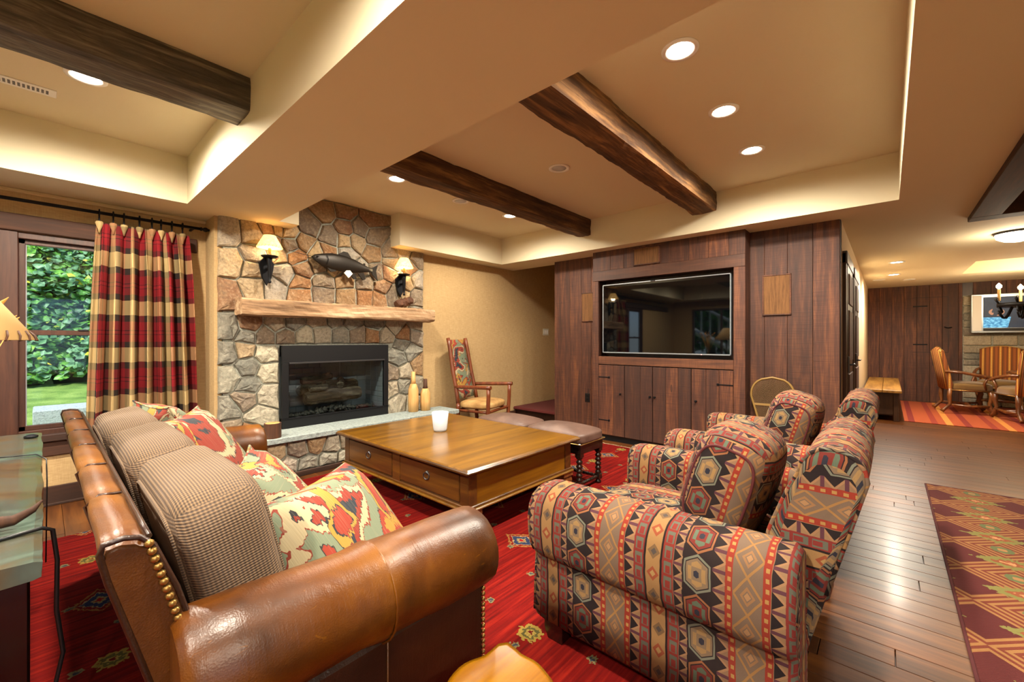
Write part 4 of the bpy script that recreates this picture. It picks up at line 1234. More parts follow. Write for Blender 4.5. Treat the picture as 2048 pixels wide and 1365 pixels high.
for k, z in enumerate(zz):
    for i in range(NX + 1):
        x, y = cur(i / NX, z)
        if k < 3: y = CY + (y - CY) * (.5 + .25 * k)
        mb.add([(x, y, z)])
for k in range(NZ):
    for i in range(NX):
        a = k * (NX + 1) + i
        uv = lambda q, w: (q / NX * 2.1, zz[w] + .07)  # narrow warp columns stand in for dark fold shadows
        mb.face((a, a + 1, a + NX + 2, a + NX + 1), (uv(i, k), uv(i + 1, k), uv(i + 1, k + 1), uv(i, k + 1)), True)
co = obj('cloth', mb, 'plaid', cu)
sm = co.modifiers.new('thick', 'SOLIDIFY'); sm.thickness = .003
for k in range(8):
    x, y = cur((k + .35) / 7.7, 2.24)
    rg = MB(); rg.tube([(x + .0, CY + .027 * math.cos(a), 2.325 + .032 * math.sin(a)) for a in [2 * PI * q / 16 for q in range(17)]], .0045, 6)
    obj('ring', rg, 'iron', cu)
    obj('hook', MB().tube([(x, CY, 2.294), (x, CY, 2.235)], .006, 6), 'iron', cu)
    pl = MB()
    rings = []
    for zq, r in ((2.258, .016), (2.245, .021), (2.225, .017), (2.20, .010), (2.165, .004)):
        rings.append([(x + r * 1.2 * math.cos(a), CY - .012 + r * (1 + .3 * math.sin(3 * a)) * math.sin(a), zq) for a in [2 * PI * q / 14 for q in range(14)]])
    pl.loft(rings, us=[.10 + k * .137, .09 + k * .137, .07 + k * .137, .05 + k * .137, .03 + k * .137])
    obj('pinch_pleat', pl, 'plaid', cu)

# ================================================================== RUGS
def rug(name, x0, x1, y0, y1, mat, label, th=.010, fringe=None, edge=None):
    t = thing(name, label, 'rug', ((x0 + x1) / 2, (y0 + y1) / 2, 0))
    obj('pile', MB().box((x0, y0, 0.0005), (x1, y1, th), .003), mat, t)
    if edge:
        for a, b in (((x0 - .012, y0 - .012, .0005), (x0, y1 + .012, th + .001)), ((x1, y0 - .012, .0005), (x1 + .012, y1 + .012, th + .001)), ((x0, y0 - .012, .0005), (x1, y0, th + .001)), ((x0, y1, .0005), (x1, y1 + .012, th + .001))):
            obj('binding', MB().box(a, b, .002), edge, t)
    if fringe:
        mb = MB(); y = y0
        while y < y1:
            for xe, sg in ((x1, 1), (x0, -1)):
                l = random.uniform(.04, .06)
                k = mb.add([(xe, y, .004), (xe, y + .006, .004), (xe + sg * l, y + .006 + random.uniform(-.004, .004), .002), (xe + sg * l, y, .002)]); mb.face((k, k + 1, k + 2, k + 3))
            y += .011
        tag(obj('fringe', mb, fringe, t), kind='stuff')
    return t
M['fringe'] = m_plain('rug_fringe', 'c9b08a', .9)
M['binding'] = m_plain('rug_binding', '4a1416', .9)
rug('oriental_rug', -1.6, 4.66, .40, 4.02, 'rug', 'large red oriental rug with blue and gold medallions under the seating', .011, 'fringe')
rug('runner_rug', 1.3, 5.28, -2.05, -.26, 'runner', 'woven rug of tan zigzags and dark red diamonds on bare planks', .010, None, 'binding')
rug('striped_rug', 9.15, 12.15, -3.3, -.2, 'stripes', 'orange and red striped rug under the dining chairs', .010)

# ================================================================== LEATHER SOFA
SY0, SY1 = 1.06, 3.28
so = thing('leather_sofa', 'tan leather rolled arm sofa with taupe corduroy back cushions', 'sofa', (.6, 2.15, 0))
bx = lambda z: .062 + .27 * (.92 - z)
obj('base', MB().box((.30, SY0 + .04, .09), (.97, SY1 - .04, .31), .02), 'leather_dk', so)
# reclined back as one padded slab with rounded top
def back_ring(y, s=1.0):
    zb, zt = .12, .925; th = .075
    pts = [(bx(zb), zb)] + [(bx(z), z) for z in (.3, .5, .7, .85)] + [(bx(.9) + .002, .905), (bx(.92) + .012, .922), (bx(.92) + .04, .926), (bx(.92) + th - .012, .92), (bx(.9) + th + .002, .90)] + [(bx(z) + th + .012, z) for z in (.8, .65, .5)] + [(bx(.3) + .12, .3), (bx(zb) + .12, zb)]
    return pts
rings = []; us = []
for k in range(61):
    t = k / 60; y = SY0 + .01 + (SY1 - SY0 - .02) * t
    sl = abs(math.sin(t * PI * 6)) ; pinch = (1 - min(1, sl * 5)) * .006
    inset = .012 if k in (0, 60) else 0
    r = []
    for (x, z) in back_ring(y):
        w = mnoise.noise(Vector((x * 9, y * 6, z * 9))) * .004
        cx, cz = .2, .5
        r.append((x + (cx - x) * inset * 1.2 + (pinch if x < bx(z) + .03 else -pinch) + w, y, z - pinch * (1 if z > .85 else 0) - (inset if z > .9 else 0)))
    rings.append(r)
obj('back', MB().loft(rings), 'leather', so)
for y in [SY0 + .012, SY1 - .012]:
    obj('piping', MB().tube([(x, y, z) for x, z in back_ring(y)[:14]], .006, 6), 'leather_dk', so)
for k in range(1, 6):
    y = SY0 + (SY1 - SY0) * k / 6
    obj('seam', MB().tube([(bx(z) + .0, y, z) for z in (.2, .5, .8, .9)] + [(bx(.92) + .03, y, .922), (bx(.92) + .07, y, .918)], .0035, 5), 'leather_dk', so)
obj('seam', MB().tube([(bx(.92) + .078, SY0 + .02 + k * .1, .915) for k in range(22)], .005, 6), 'leather_dk', so)
nail = MB().lathe([(.001, .006), (.006, .0045), (.0085, 0), (.001, -.001)], n=10).mesh('nail_head'); nail.materials.append(M['brass'])
for k in range(15):
    z = .905 - k * .0165
    o = inst('nail_head', nail, Vector((bx(z) + .072, SY0 + .006, z)) - so.location, so); o.rotation_euler = (PI / 2, 0, 0)
# rolled arms
def sofa_arm(yc_, sg):
    """sg -1: outer side towards -Y"""
    rings = []; xs_ = [.17, .19, .3, .42, .54, .60, .604, .612, .70, .82, .93, .985, 1.0, 1.004]
    for i, x in enumerate(xs_):
        r = .126 + (.006 if .6 <= x <= .61 else 0) - (.02 if i in (0, 12) else 0) - (.06 if i == 13 else 0) + .004 * math.sin(x * 9)
        zc = .605 + .012 * math.cos((x - .2) * 3)
        pts = []
        for k in range(22):
            a = -PI * .62 + k / 21 * PI * 1.62
            w = mnoise.noise(Vector((x * 14, a * 2, yc_))) * .004
            pts.append((x, yc_ + sg * (r + w) * math.cos(a - PI * .0), zc + (r + w) * math.sin(a)))
        # close down the inner side
        pts = [(x, yc_ + sg * .045, .45)] + pts + [(x, yc_ - sg * .10, .45)]
        rings.append(pts)
    mb_ = MB().loft(rings)
    obj('arm', mb_, 'leather', so)
    obj('arm_seam', MB().tube([(.606, yc_ + sg *   .131 * math.cos(a), .605 + .131 * math.sin(a)) for a in [-PI * .5 + k / 16 * PI * 1.4 for k in range(17)]], .0035, 6), 'leather', so)
    y0, y1 = sorted((yc_ + sg * .06, yc_ - sg * .10))
    obj('arm_panel', MB().box((.30, y0, .09), (.985, y1, .50), .012), 'leather_dk', so)  # darker leather puts the shade under the roll into the colour
    yo = yc_ + sg * .062
    for k in range(22):
        o = inst('nail_head', nail, Vector((.978, yo, .49 - k * .0175)) - so.location, so); o.rotation_euler = (PI / 2 * (1 if sg < 0 else -1), 0, 0)
    obj('arm_seam', MB().tube([(.62, yo, .10), (.62, yo, .49)], .003, 5), 'leather', so)
sofa_arm(1.065, -1)
sofa_arm(3.19, 1)
for k in range(3):
    y = 1.185 + .315 + k * .63
    mx = Matrix.Translation((.70, y, .40))
    obj('seat_cushion', MB().puff((.60, .628, .165), 7, 12, None, .02, mx), 'seat_leather', so)
    ln = Matrix.Translation((.335 - (k * .012), y, .70)) @ Matrix.Rotation(math.radians(-13), 4, 'Y')
    c_ = obj('back_cushion', MB().puff((.21, .635, .50), 5.5, 14, None, 0, ln), 'cord', so)
    for sx in (-.93, .93):
        loop = puff_loop((.21, .635, .50), 5.5, sx, ln)
        obj('piping', MB().tube(loop, .006, 6, False), 'cord', c_)
for x, y in ((.36, 1.12), (.92, 1.12), (.36, 3.2), (.92, 3.2)): obj('foot', MB().lathe([(.03, .011), (.038, .03), (.035, .09), (.001, .09)], (x, y, 0), 12), 'ebony', so)

# throw pillows
def pillow(loc, rx, ry, rz, size, mat, label, th=.17):
    o = obj('throw_pillow', MB().puff((size, size, th), 5, 14, 3.2, 0, None, .10), mat, None, True, loc=loc)
    from mathutils import Euler
    o.rotation_euler = Euler((rx, ry, rz), 'XYZ')
    e = MB(); h = size / 2 * .995
    pts = []
    for (ax, ay, bx_, by_) in ((-1, -1, 1, -1), (1, -1, 1, 1), (1, 1, -1, 1), (-1, 1, -1, -1)):
        for k in range(8):
            t = k / 8; x, y = ax + (bx_ - ax) * t, ay + (by_ - ay) * t
            px = x * h * (1 - .10 * (1 - y * y) * abs(x) ** 3); py = y * h * (1 - .10 * (1 - x * x) * abs(y) ** 3)
            pts.append((px, py, 0))
    pts.append(pts[0])
    obj('edge_cord', e.tube(pts, .005, 5, False), 'ikat', o, True)
    return tag(o, label, 'pillow', 'ikat throw pillows on the sofa')
R_ = math.radians
pillow((.66, 1.36, .615), R_(50), R_(0), R_(28), .50, 'ikat3', 'green and red ikat pillow propped against the rolled sofa arm by the stump table', .27)
pillow((.60, 1.68, .665), R_(0), R_(52), R_(-26), .50, 'ikat', 'cream and gold ikat pillow leaning on the corduroy cushion behind the green one')
pillow((.585, 2.62, .70), R_(0), R_(56), R_(-30), .54, 'ikat2', 'gold and red ikat pillow at the fireplace end of the sofa')
pillow((.50, 2.95, .75), R_(0), R_(60), R_(10), .48, 'ikat', 'pale ikat pillow tucked behind the gold one by the sofa arm')

# ================================================================== COFFEE TABLE
TX0, TX1, TY0, TY1, TZ = 1.72, 2.96, 1.90, 3.60, .50
ct = thing('coffee_table', 'large honey wood coffee table with drawers and ring pulls', 'coffee table', (2.34, 2.75, .011))
mb = MB()
n = 6; w = (TY1 - TY0 - .16) / n
obj('tabletop', MB().box((TX0, TY0, TZ - .032), (TX1, TY1, TZ), .008), 'table', ct)
obj('edge_moulding', MB().box((TX0 - .008, TY0 - .008, TZ - .03), (TX1 + .008, TY1 + .008, TZ - .009), .007), 'table_side', ct)
obj('top_moulding', MB().box((TX0 + .03, TY0 + .03, TZ - .045), (TX1 - .03, TY1 - .03, TZ - .030), .005), 'table_side', ct)
IX0, IX1, IY0, IY1, IZ = TX0 + .05, TX1 - .05, TY0 + .05, TY1 - .05, .245
obj('body', MB().box((IX0 + .01, IY0 + .01, IZ), (IX1 - .01, IY1 - .01, TZ - .045)), 'table_side', ct)
for x in (IX0, IX1 - .08):
    for y in (IY0, IY1 - .08): obj('corner_post', MB().box((x, y, IZ), (x + .08, y + .08, TZ - .044), .004), 'table_side', ct)
obj('side_panel', MB().box((IX0 + .08, IY0 + .006, IZ), (IX1 - .08, IY0 + .02, TZ - .045), .003), 'table', ct)
obj('side_panel', MB().box((IX0 + .08, IY1 - .02, IZ), (IX1 - .08, IY1 - .006, TZ - .045), .003), 'table', ct)
ym = (IY0 + IY1) / 2
obj('stile', MB().box((IX0, ym - .05, IZ), (IX0 + .02, ym + .05, TZ - .045), .003), 'table_side', ct)
def pull(x, y, z, par):
    obj('ring_pull', MB().tube([(x - .008 - .006 * math.sin(a), y + .024 * math.sin(a), z - .022 + .024 * math.cos(a)) for a in [2 * PI * k / 16 for k in range(17)]], .004, 6), 'pewter', par)
    obj('pull_plate', MB().loft([[(x - o, y + r * math.cos(a), z + r * math.sin(a)) for a in [2 * PI * k / 10 for k in range(10)]] for o, r in ((-.002, .014), (.004, .012), (.012, .005))]), 'pewter', par)
for a, b in ((IY0 + .085, ym - .055), (ym + .055, IY1 - .085)):
    d = obj('drawer', MB().box((IX0 - .002, a, IZ + .018), (IX0 + .016, b, TZ - .058), .005), 'table_side', ct, loc=(IX0, (a + b) / 2, .36))
    pull(IX0 - .002, (a + b) / 2, .385, d)
obj('base_moulding', MB().box((TX0 + .03, TY0 + .03, IZ - .03), (TX1 - .03, TY1 - .03, IZ - .012), .006), 'table', ct)
obj('base_moulding', MB().box((TX0 + .045, TY0 + .045, IZ - .014), (TX1 - .045, TY1 - .045, IZ + .004), .004), 'table_side', ct)
for x in (IX0 + .05, IX1 - .05):
    for y in (IY0 + .05, IY1 - .05):
        mb = MB(); rings = []
        for h, r in ((IZ - .03, .062), (IZ - .06, .062), (IZ - .065, .052), (IZ - .10, .058), (.012, .036)):
            rings.append([(x + sx * r, y + sy * r, h) for sx, sy in ((-1, -1), (1, -1), (1, 1), (-1, 1))])
        mb.loft(rings, smooth=False); obj('leg', mb, 'oak', ct)
cd = thing('candle_jar', 'white frosted glass candle jar on the coffee table', 'candle', (2.33, 2.93, TZ))
obj('glass', MB().lathe([(.001, .001), (.054, .001), (.06, .02), (.074, .165), (.07, .165), (.057, .04), (.001, .035)], n=32), 'candle', cd, True)
obj('wax', MB().lathe([(.001, .036), (.058, .04), (.068, .13), (.001, .13)], n=28), m_plain('wax', 'f4f4f2', .5), cd, True)
obj('wick', MB().tube([(0, 0, .13), (.002, 0, .142)], .002, 5), 'black', cd, True)

# ================================================================== OTTOMANS
def ottoman(y0, y1, label):
    x0, x1 = 2.99, 3.40
    t = thing('ottoman', label, 'ottoman', ((x0 + x1) / 2, (y0 + y1) / 2, .011), 0, 'barley twist ottomans')
    cx, cy = (x0 + x1) / 2, (y0 + y1) / 2
    obj('cushion', MB().puff((x1 - x0, y1 - y0, .10), 6, 14, None, .035, Matrix.Translation((cx, cy, .455))), 'ottoman', t)
    obj('apron', MB().box((x0 + .02, y0 + .02, .33), (x1 - .02, y1 - .02, .42), .004), 'ebony', t)
    for a, b in (((x0 + .005, y0 + .003, .412), (x1 - .005, y0 + .010, .420)), ((x0 + .003, y0 + .005, .412), (x0 + .01, y1 - .005, .420)), ((x1 - .01, y0 + .005, .412), (x1 - .003, y1 - .005, .420)), ((x0 + .005, y1 - .010, .412), (x1 - .005, y1 - .003, .420))):
        obj('nail_trim', MB().box(a, b, .002), 'brass', t)
    for lx in (x0 + .05, x1 - .05):
        for ly in (y0 + .05, y1 - .05):
            pr_ = [(.001, .011), (.026, .012), (.028, .03), (.02, .035)]
            for q in range(6): z = .09 + q * .038; pr_ += [(.018, z), (.028, z + .012), (.028, z + .024), (.018, z + .036)]
            pr_ += [(.026, .325), (.001, .33)]
            obj('leg', MB().lathe(pr_, (lx, ly, 0), 14).box((lx - .026, ly - .026, .045), (lx + .026, ly + .026, .095), .003).box((lx - .028, ly - .028, .30), (lx + .028, ly + .028, .37), .003), 'ebony', t)
    for a, b in (((x0 + .05, y0 + .05), (x1 - .05, y0 + .05)), ((x0 + .05, y1 - .05), (x1 - .05, y1 - .05)), ((x0 + .05, y0 + .05), (x0 + .05, y1 - .05)), ((x1 - .05, y0 + .05), (x1 - .05, y1 - .05))):
        nb = 12; pts = []; rs = []
        for k in range(nb * 4 + 1):
            f = k / (nb * 4); pts.append((a[0] + (b[0] - a[0]) * f, a[1] + (b[1] - a[1]) * f, .07)); rs.append(.011 + .006 * abs(math.sin(f * nb * PI)))
        obj('stretcher', MB().tube(pts, rs, 8), 'ebony', t)
ottoman(1.90, 2.53, 'mauve leather ottoman with twisted legs nearest the patterned armchairs')
ottoman(2.55, 3.20, 'mauve leather ottoman with twisted legs nearest the pole armchair')

# ================================================================== KILIM ARMCHAIRS
def armchair(x0, label):
    """faces +Y; local x across, y 0 (back) .. 1.12 (front)"""
    t = thing('club_chair', label, 'armchair', (x0, .03, .011), 0, 'kilim club chairs')
    P = lambda *a: a
    for s in (-1, 1):
        prof = [(.33, .13), (.33, .50), (.335, .57), (.35, .62), (.375, .648), (.41, .662), (.46, .664), (.51, .655), (.55, .635), (.575, .60), (.588, .55), (.588, .48), (.58, .42), (.565, .385), (.548, .375), (.542, .36), (.54, .25), (.54, .10)]
        cx, cz = .45, .40
        rings = []; us_ = []
        for k, (y, ins) in enumerate(((.16, .02), (.18, 0), (.35, 0), (.5, 0), (.65, 0), (.8, 0), (.95, 0), (1.06, 0), (1.095, .006), (1.115, .02), (1.122, .045))):
            rg = []
            for (x, z) in prof:
                d = Vector((cx - x, cz - z)); L = d.length or 1
                wv = mnoise.noise(Vector((x * 6, y * 5, z * 6 + s))) * .005
                rg.append((s * (x + d.x / L * ins + wv), y, max(.10, z + d.y / L * ins + wv)))
            rings.append(rg); us_.append(y + .075)
        m_ = MB().loft(rings, us=us_)
        # front face of the arm gets its own stripe direction
        obj('arm', m_, 'kilim', t, True)
        obj('arm_welt', MB().tube([rings[9][k] for k in range(len(prof))], .006, 6), 'kilim', t, True)
    # seat deck, front rail
    obj('front_rail', MB().loft([[(-.34, y, .13), (-.34, y, .33), (.34, y, .33), (.34, y, .13)] for y in (.2, 1.06)], smooth=False), 'kilim', t, True)
    obj('seat_cushion', MB().puff((.67, .82, .17), 6, 12, None, .02, Matrix.Translation((0, .70, .405))), 'kilim', t, True)
    # back: padded, raked, boxed sides
    mb_ = MB(); rings = []; vs_ = None
    yb_ = lambda z: .26 - .26 * (z - .30)
    prof = []
    for z in (.10, .3, .5, .7, .82): prof.append((yb_(z) - .10 + .0, z))
    for a in [PI * k / 8 for k in range(9)]: prof.append((yb_(.87) - .015 - .085 * math.cos(a), .87 + .085 * math.sin(a)))
    for z in (.8, .68, .55, .42, .30): prof.append((yb_(z) + .085 + .02 * math.sin((z - .3) / .5 * PI), z))
    prof.append((yb_(.1) + .05, .10))
    pv_ = [0.0]
    for a, b in zip(prof, prof[1:]): pv_.append(pv_[-1] + math.hypot(b[0] - a[0], b[1] - a[1]))
    pv_.append(pv_[-1] + .2)
    xr = [(-.37, .05), (-.368, .02), (-.355, .004), (-.34, 0), (-.2, -.006), (0, -.010), (.2, -.006), (.34, 0), (.355, .004), (.368, .02), (.37, .05)]
    for x, ins in xr:
        rg = []
        for (y, z) in prof:
            cy_, cz_ = yb_(.55) - .01, .55
            d = Vector((cy_ - y, cz_ - z)); L = d.length or 1
            rg.append((x * (1 - .06 * max(0, (z - .5))), y + d.x / L * ins, max(.1, z + d.y / L * ins)))
        rings.append(rg)
    mb_.loft(rings, us=[x + .42 for x, _ in xr], vs=pv_, caps=False)
    for k, rev in ((0, 1), (len(rings) - 1, 0)):
        rg = rings[k]; b0 = mb_.add(rg); idx = list(range(b0, b0 + len(rg)))
        uvs = [(z + .03, y) for (x, y, z) in rg]
        if rev: idx, uvs = idx[::-1], uvs[::-1]
        mb_.face(idx, tuple(uvs))
    obj('back', mb_, 'kilim', t, True)
    for s in (0, len(rings) - 1):
        obj('back_welt', MB().tube([rings[2 if s == 0 else -3][k] for k in range(2, len(prof) - 1)], .007, 6), 'kilim', t, True)
    # loose cushion tipped forward on the seat
    mx = Matrix.Translation((.02, .46, .70)) @ Matrix.Rotation(R_(16), 4, 'X') @ Matrix.Rotation(R_(3), 4, 'Y')
    pc = obj('loose_cushion', MB().puff((.60, .30, .47), 3.4, 14, None, 0, mx), 'kilim', t, True)
    for sx in (-.9, .9):
        loop = puff_loop((.60, .30, .47), 3.4, sx, mx)
        obj('piping', MB().tube(loop, .006, 6, False), 'binding', pc, True)
    obj('plinth', MB().box((-.52, .28, .075), (.52, 1.06, .125), .006), 'ebony', t, True)
    for x in (-.47, .47):
        for y in (.34, 1.03): obj('foot', MB().loft([[(x + sx * r, y + sy * r, z) for sx, sy in ((-1, -1), (1, -1), (1, 1), (-1, 1))] for z, r in ((0, .036), (.05, .046), (.10, .046))], smooth=False), 'ebony', t, True)
    return t
armchair(1.965, 'kilim upholstered club chair with loose cushion nearest the leather sofa')
armchair(3.43, 'kilim upholstered club chair standing between its twin and the board wall')

# ================================================================== POLE ARMCHAIR
pc = thing('pole_armchair', 'high backed hickory pole armchair with tapestry back by the wall', 'armchair', (3.97, 4.10, .012), R_(-164))
# local: faces +Y, x across
def pole(a, b, r, par, name, k=0):
    a, b = Vector(a), Vector(b); pts = []; rs = []
    for q in range(9):
        f = q / 8; w = Vector((mnoise.noise(Vector((f * 3 + k, 1, k))), mnoise.noise(Vector((f * 3, k, 5))), 0)) * .008
        pts.append(a.lerp(b, f) + w); rs.append(r * (1 + .12 * mnoise.noise(Vector((f * 5, k, 2)))))
    obj(name, MB().tube(pts, rs, 9), 'hickory', par, True)
for s in (-1, 1):
    pole((s * .25, -.22, 0), (s * .24, -.22, .45), .026, pc, 'back_leg', s)
    pole((s * .24, -.22, .44), (s * .215, -.40, 1.31), .027, pc, 'back_post', s + 5)
    pole((s * .29, .25, 0), (s * .30, .27, .66), .026, pc, 'front_leg', s + 9)
    pole((s * .235, -.27, .66), (s * .31, .31, .68), .025, pc, 'arm_rest', s + 13)
    pole((s * .26, -.2, .36), (s * .29, .24, .36), .017, pc, 'side_rail', s + 17)
    pole((s * .26, -.2, .16), (s * .29, .24, .18), .014, pc, 'stretcher', s + 21)
pole((-.29, .25, .36), (.29, .25, .36), .018, pc, 'front_rail', 3)
pole((-.29, .25, .2), (.29, .25, .2), .014, pc, 'stretcher', 4)
pole((-.25, -.22, .36), (.25, -.22, .36), .017, pc, 'back_rail', 6)
obj('seat', MB().puff((.56, .50, .10), 4, 10, None, .02, Matrix.Translation((0, .02, .43))), 'hide', pc, True)
ring = []
mb = MB()
rings = [[(x * (1 - .10 * f), -.225 - .175 * f - dy, .50 + .79 * f) for x, dy in ((-.20, 0), (-.20, .02), (-.1, .03), (0, .033), (.1, .03), (.20, .02), (.20, 0), (.1, -.016), (0, -.02), (-.1, -.016))] for f in [k / 10 for k in range(11)]]
mb.loft(rings, us=[k * .08 for k in range(11)])
obj('back_panel', mb, 'tapestry', pc, True)

# ================================================================== STUMP TABLE
sb = thing('stump_table', 'lacquered yellow burl stump side table beside the sofa arm', 'side table', (.72, .68, 0))
def burl(a, r):
    return r * (1 + .06 * math.sin(2 * a + .6) + .05 * math.sin(3 * a + 2.2) + .03 * math.sin(7 * a) + .42 * math.exp(-((a - .70) / .24) ** 2) + .12 * math.exp(-((a - 1.5) / .35) ** 2))
rings = []
for z, k in ((.0115, .72), (.12, .6), (.30, .62), (.385, .74), (.395, .98), (.43, 1.02), (.448, .99), (.452, .9)):
    rings.append([(burl(a, .140 * k) * math.cos(a), burl(a, .140 * k) * math.sin(a), z) for a in [2 * PI * q / 48 for q in range(48)]])
obj('trunk', MB().loft(rings[:5], smooth=True), 'bark', sb, True)
obj('slab_top', MB().loft(rings[4:], smooth=True), 'burl', sb, True)

# ================================================================== CONSOLE TABLE AND ITS THINGS
cn = thing('console_table', 'long console table with mottled brown slab top, teal daylight painted in, behind the sofa', 'console table', (-.28, 2.9, .011))
obj('slab_top', rough_bar((-.56, 1.70, .655), 4.06, .56, .052, 'Y', .006, 4, 50, 8), 'console', cn)
for x in (-.46, -.10):
    for y in (1.95, 3.8): obj('leg', MB().box((x, y, .012), (x + .075, y + .075, .66), .006), 'ebony', cn)
obj('apron', MB().box((-.43, 2.0, .57), (-.06, 3.82, .65), .006), 'ebony', cn)
lp = thing('table_lamp', 'table lamp with laced parchment shade on the console table', 'lamp', (-.25, 2.62, .708))
obj('base', MB().lathe([(.001, 0), (.09, .002), (.09, .02), (.03, .04), (.001, .04)], n=20), 'iron', lp, True)
obj('stem', MB().tube([(0, 0, .03), (.01, .01, .3), (0, 0, .68)], .014, 8), 'bark', lp, True)
obj('branch', MB().tube([(.008, .008, .28), (.07, .04, .42)], [.01, .005], 6), 'bark', lp, True)
sh = obj('lamp_shade', MB().lathe([(.235, .59), (.237, .592), (.075, .845), (.072, .845), (.232, .592)], n=36), 'parch', lp, True)
for k in range(30):
    a = 2 * PI * k / 30
    obj('lacing', MB().tube([(.238 * math.cos(a), .238 * math.sin(a), .588), (.232 * math.cos(a + .05), .232 * math.sin(a + .05), .607), (.216 * math.cos(a + .11), .216 * math.sin(a + .11), .626)], .0035, 5), 'bark', sh, True)
wh = thing('wheat_bunch', 'bunch of dried golden wheat standing behind the lamp shade', 'dried plant', (-.25, 3.0, .712))
obj('jar', MB().lathe([(.001, 0), (.06, .002), (.07, .12), (.04, .22), (.045, .25), (.001, .25)], n=16), 'bark', wh, True)
rnd = random.Random(5)
for k in range(26):
    a = rnd.uniform(0, 6.28); sp = rnd.uniform(.03, .15); h = rnd.uniform(.60, .74)
    tip = (sp * math.cos(a), sp * math.sin(a), h); mid = (sp * .3 * math.cos(a), sp * .3 * math.sin(a), h * .6)
    st_ = obj('stalk', MB().tube([(0, 0, .2), mid, tip], .0025, 4), 'wheat', wh, True)
    t2 = Vector(tip) + Vector((sp * .35 * math.cos(a), sp * .35 * math.sin(a), .05))
    obj('ear', MB().tube([tip, Vector(tip).lerp(t2, .4), t2], [.004, .010, .001], 5), 'wheat', st_, True)
an = obj('antler', MB().tube([(-.20, 2.06, .736), (-.12, 2.05, .735), (-.06, 2.04, .734), (-.02, 2.06, .75), (0, 2.08, .77)], [.024, .022, .016, .01, .003], 10), 'bark', None)
tag(an, 'curved piece of brown antler lying on the console table', 'antler')
cp = obj('cord_cover', MB().lathe([(.001, 0), (.03, .002), (.03, .012), (.012, .02), (.001, .02)], (-.045, 3.85, .708), 14), 'iron', None)
tag(cp, 'small dark metal trinket at the window end of the console table', 'ornament')
cb = obj('lamp_cord', MB().tube([(-.12, 1.93, .713), (-.05, 1.95, .713), (.0, 1.96, .714), (.022, 1.965, .70), (.032, 1.97, .6), (.03, 1.95, .45), (.045, 1.97, .3), (.02, 1.94, .18), (.04, 1.95, .06), (.05, 1.9, .016), (.05, 1.7, .015)], .006, 8), 'blackplastic', None)
tag(cb, 'black electric cord hanging off the console table to the red rug', 'cord')
cb = obj('thin_cord', MB().tube([(-.3, 3.25, .712), (-.15, 3.3, .712), (-.02, 3.25, .713), (.014, 3.15, .70), (.016, 3.1, .6), (.012, 3.1, .2)], .003, 6), 'blackplastic', None)
tag(cb, 'thin black wire crossing the console table top and over its edge', 'cord')

# ================================================================== FAR ROOM
fw = bpy.data.objects['wall_far']
y = .33; bw = []
while y > -3.5:
    w = random.uniform(.17, .26); bw.append((y - w, y)); y -= w
NICHE0, NICHE1 = -1.12, -3.4         # stone niche
for a, b in bw:
    if b < NICHE0 + .02:
        obj('board', MB().box((XFAR - .02, a + .002, 2.18), (XFAR, b - .002, ZS), .003), 'barn', fw, loc=(XFAR, (a + b) / 2, 2.3))
    else:
        a2 = max(a, NICHE0)
        obj('board', MB().box((XFAR - .02, a2 + .002, 0), (XFAR, b - .002, ZS), .003), 'barn', fw, loc=(XFAR, (a + b) / 2, 1.2))
for z0 in (2.18, 1.04): obj('hatch_gap', MB().box((XFAR - .0215, -.92, z0 - .004), (XFAR - .0195, -.395, z0 + .004)), 'black', fw)
obj('hatch_gap', MB().box((XFAR - .0215, -.924, 1.04), (XFAR - .0195, -.916, 2.18)), 'black', fw)
for zz_ in (2.0, 1.2): obj('hinge', MB().box((XFAR - .03, -.62, zz_ - .012), (XFAR - .02, -.40, zz_ + .012), .002), 'iron', fw)
obj('hatch_handle', MB().tube([(XFAR - .02, -.87, 1.56), (XFAR - .05, -.91, 1.54), (XFAR - .02, -.97, 1.55)], .012, 6), 'iron', fw)
# ledge stone niche
nw = struct('wall_niche', MB().box((XFAR - .008, -3.5, 0), (XFAR - .002, NICHE0, 2.18)), 'mortar')
z = 0
while z < 2.15:
    h = random.uniform(.09, .2); y = NICHE0
    while y > -3.45:
        w = random.uniform(.2, .45)
        if y < -2.5 and z < .9: y -= w; continue
        obj('stone', MB().box((XFAR - .03 - random.uniform(0, .02), max(y - w, -3.5) + .008, z + .006), (XFAR - .005, y - .008, min(z + h, 2.17) - .006), .012), 'stone_cool', nw, loc=(XFAR, y, z))
        y -= w
    z += h
tv2 = thing('wall_television', 'silver framed television on the far stone niche wall', 'television', (XFAR - .12, -1.82, 1.47))
obj('frame', MB().box((-.05, -.75, -.04), (.05, .60, .71), .01), 'silver', tv2, True)
obj('picture', MB().box((-.056, -.62, .06), (-.049, .44, .65)), 'tvpic', tv2, True, loc=(0, 0, 0))
obj('speaker_bar', MB().box((-.058, -.62, .0), (-.049, .44, .05), .003), 'blackplastic', tv2, True)
obj('speaker_bar', MB().box((-.056, .46, 0), (-.05, .585, .69), .003), 'white', tv2, True)
obj('mount', MB().box((.05, -.2, .2), (.09, .1, .45)), 'black', tv2, True)
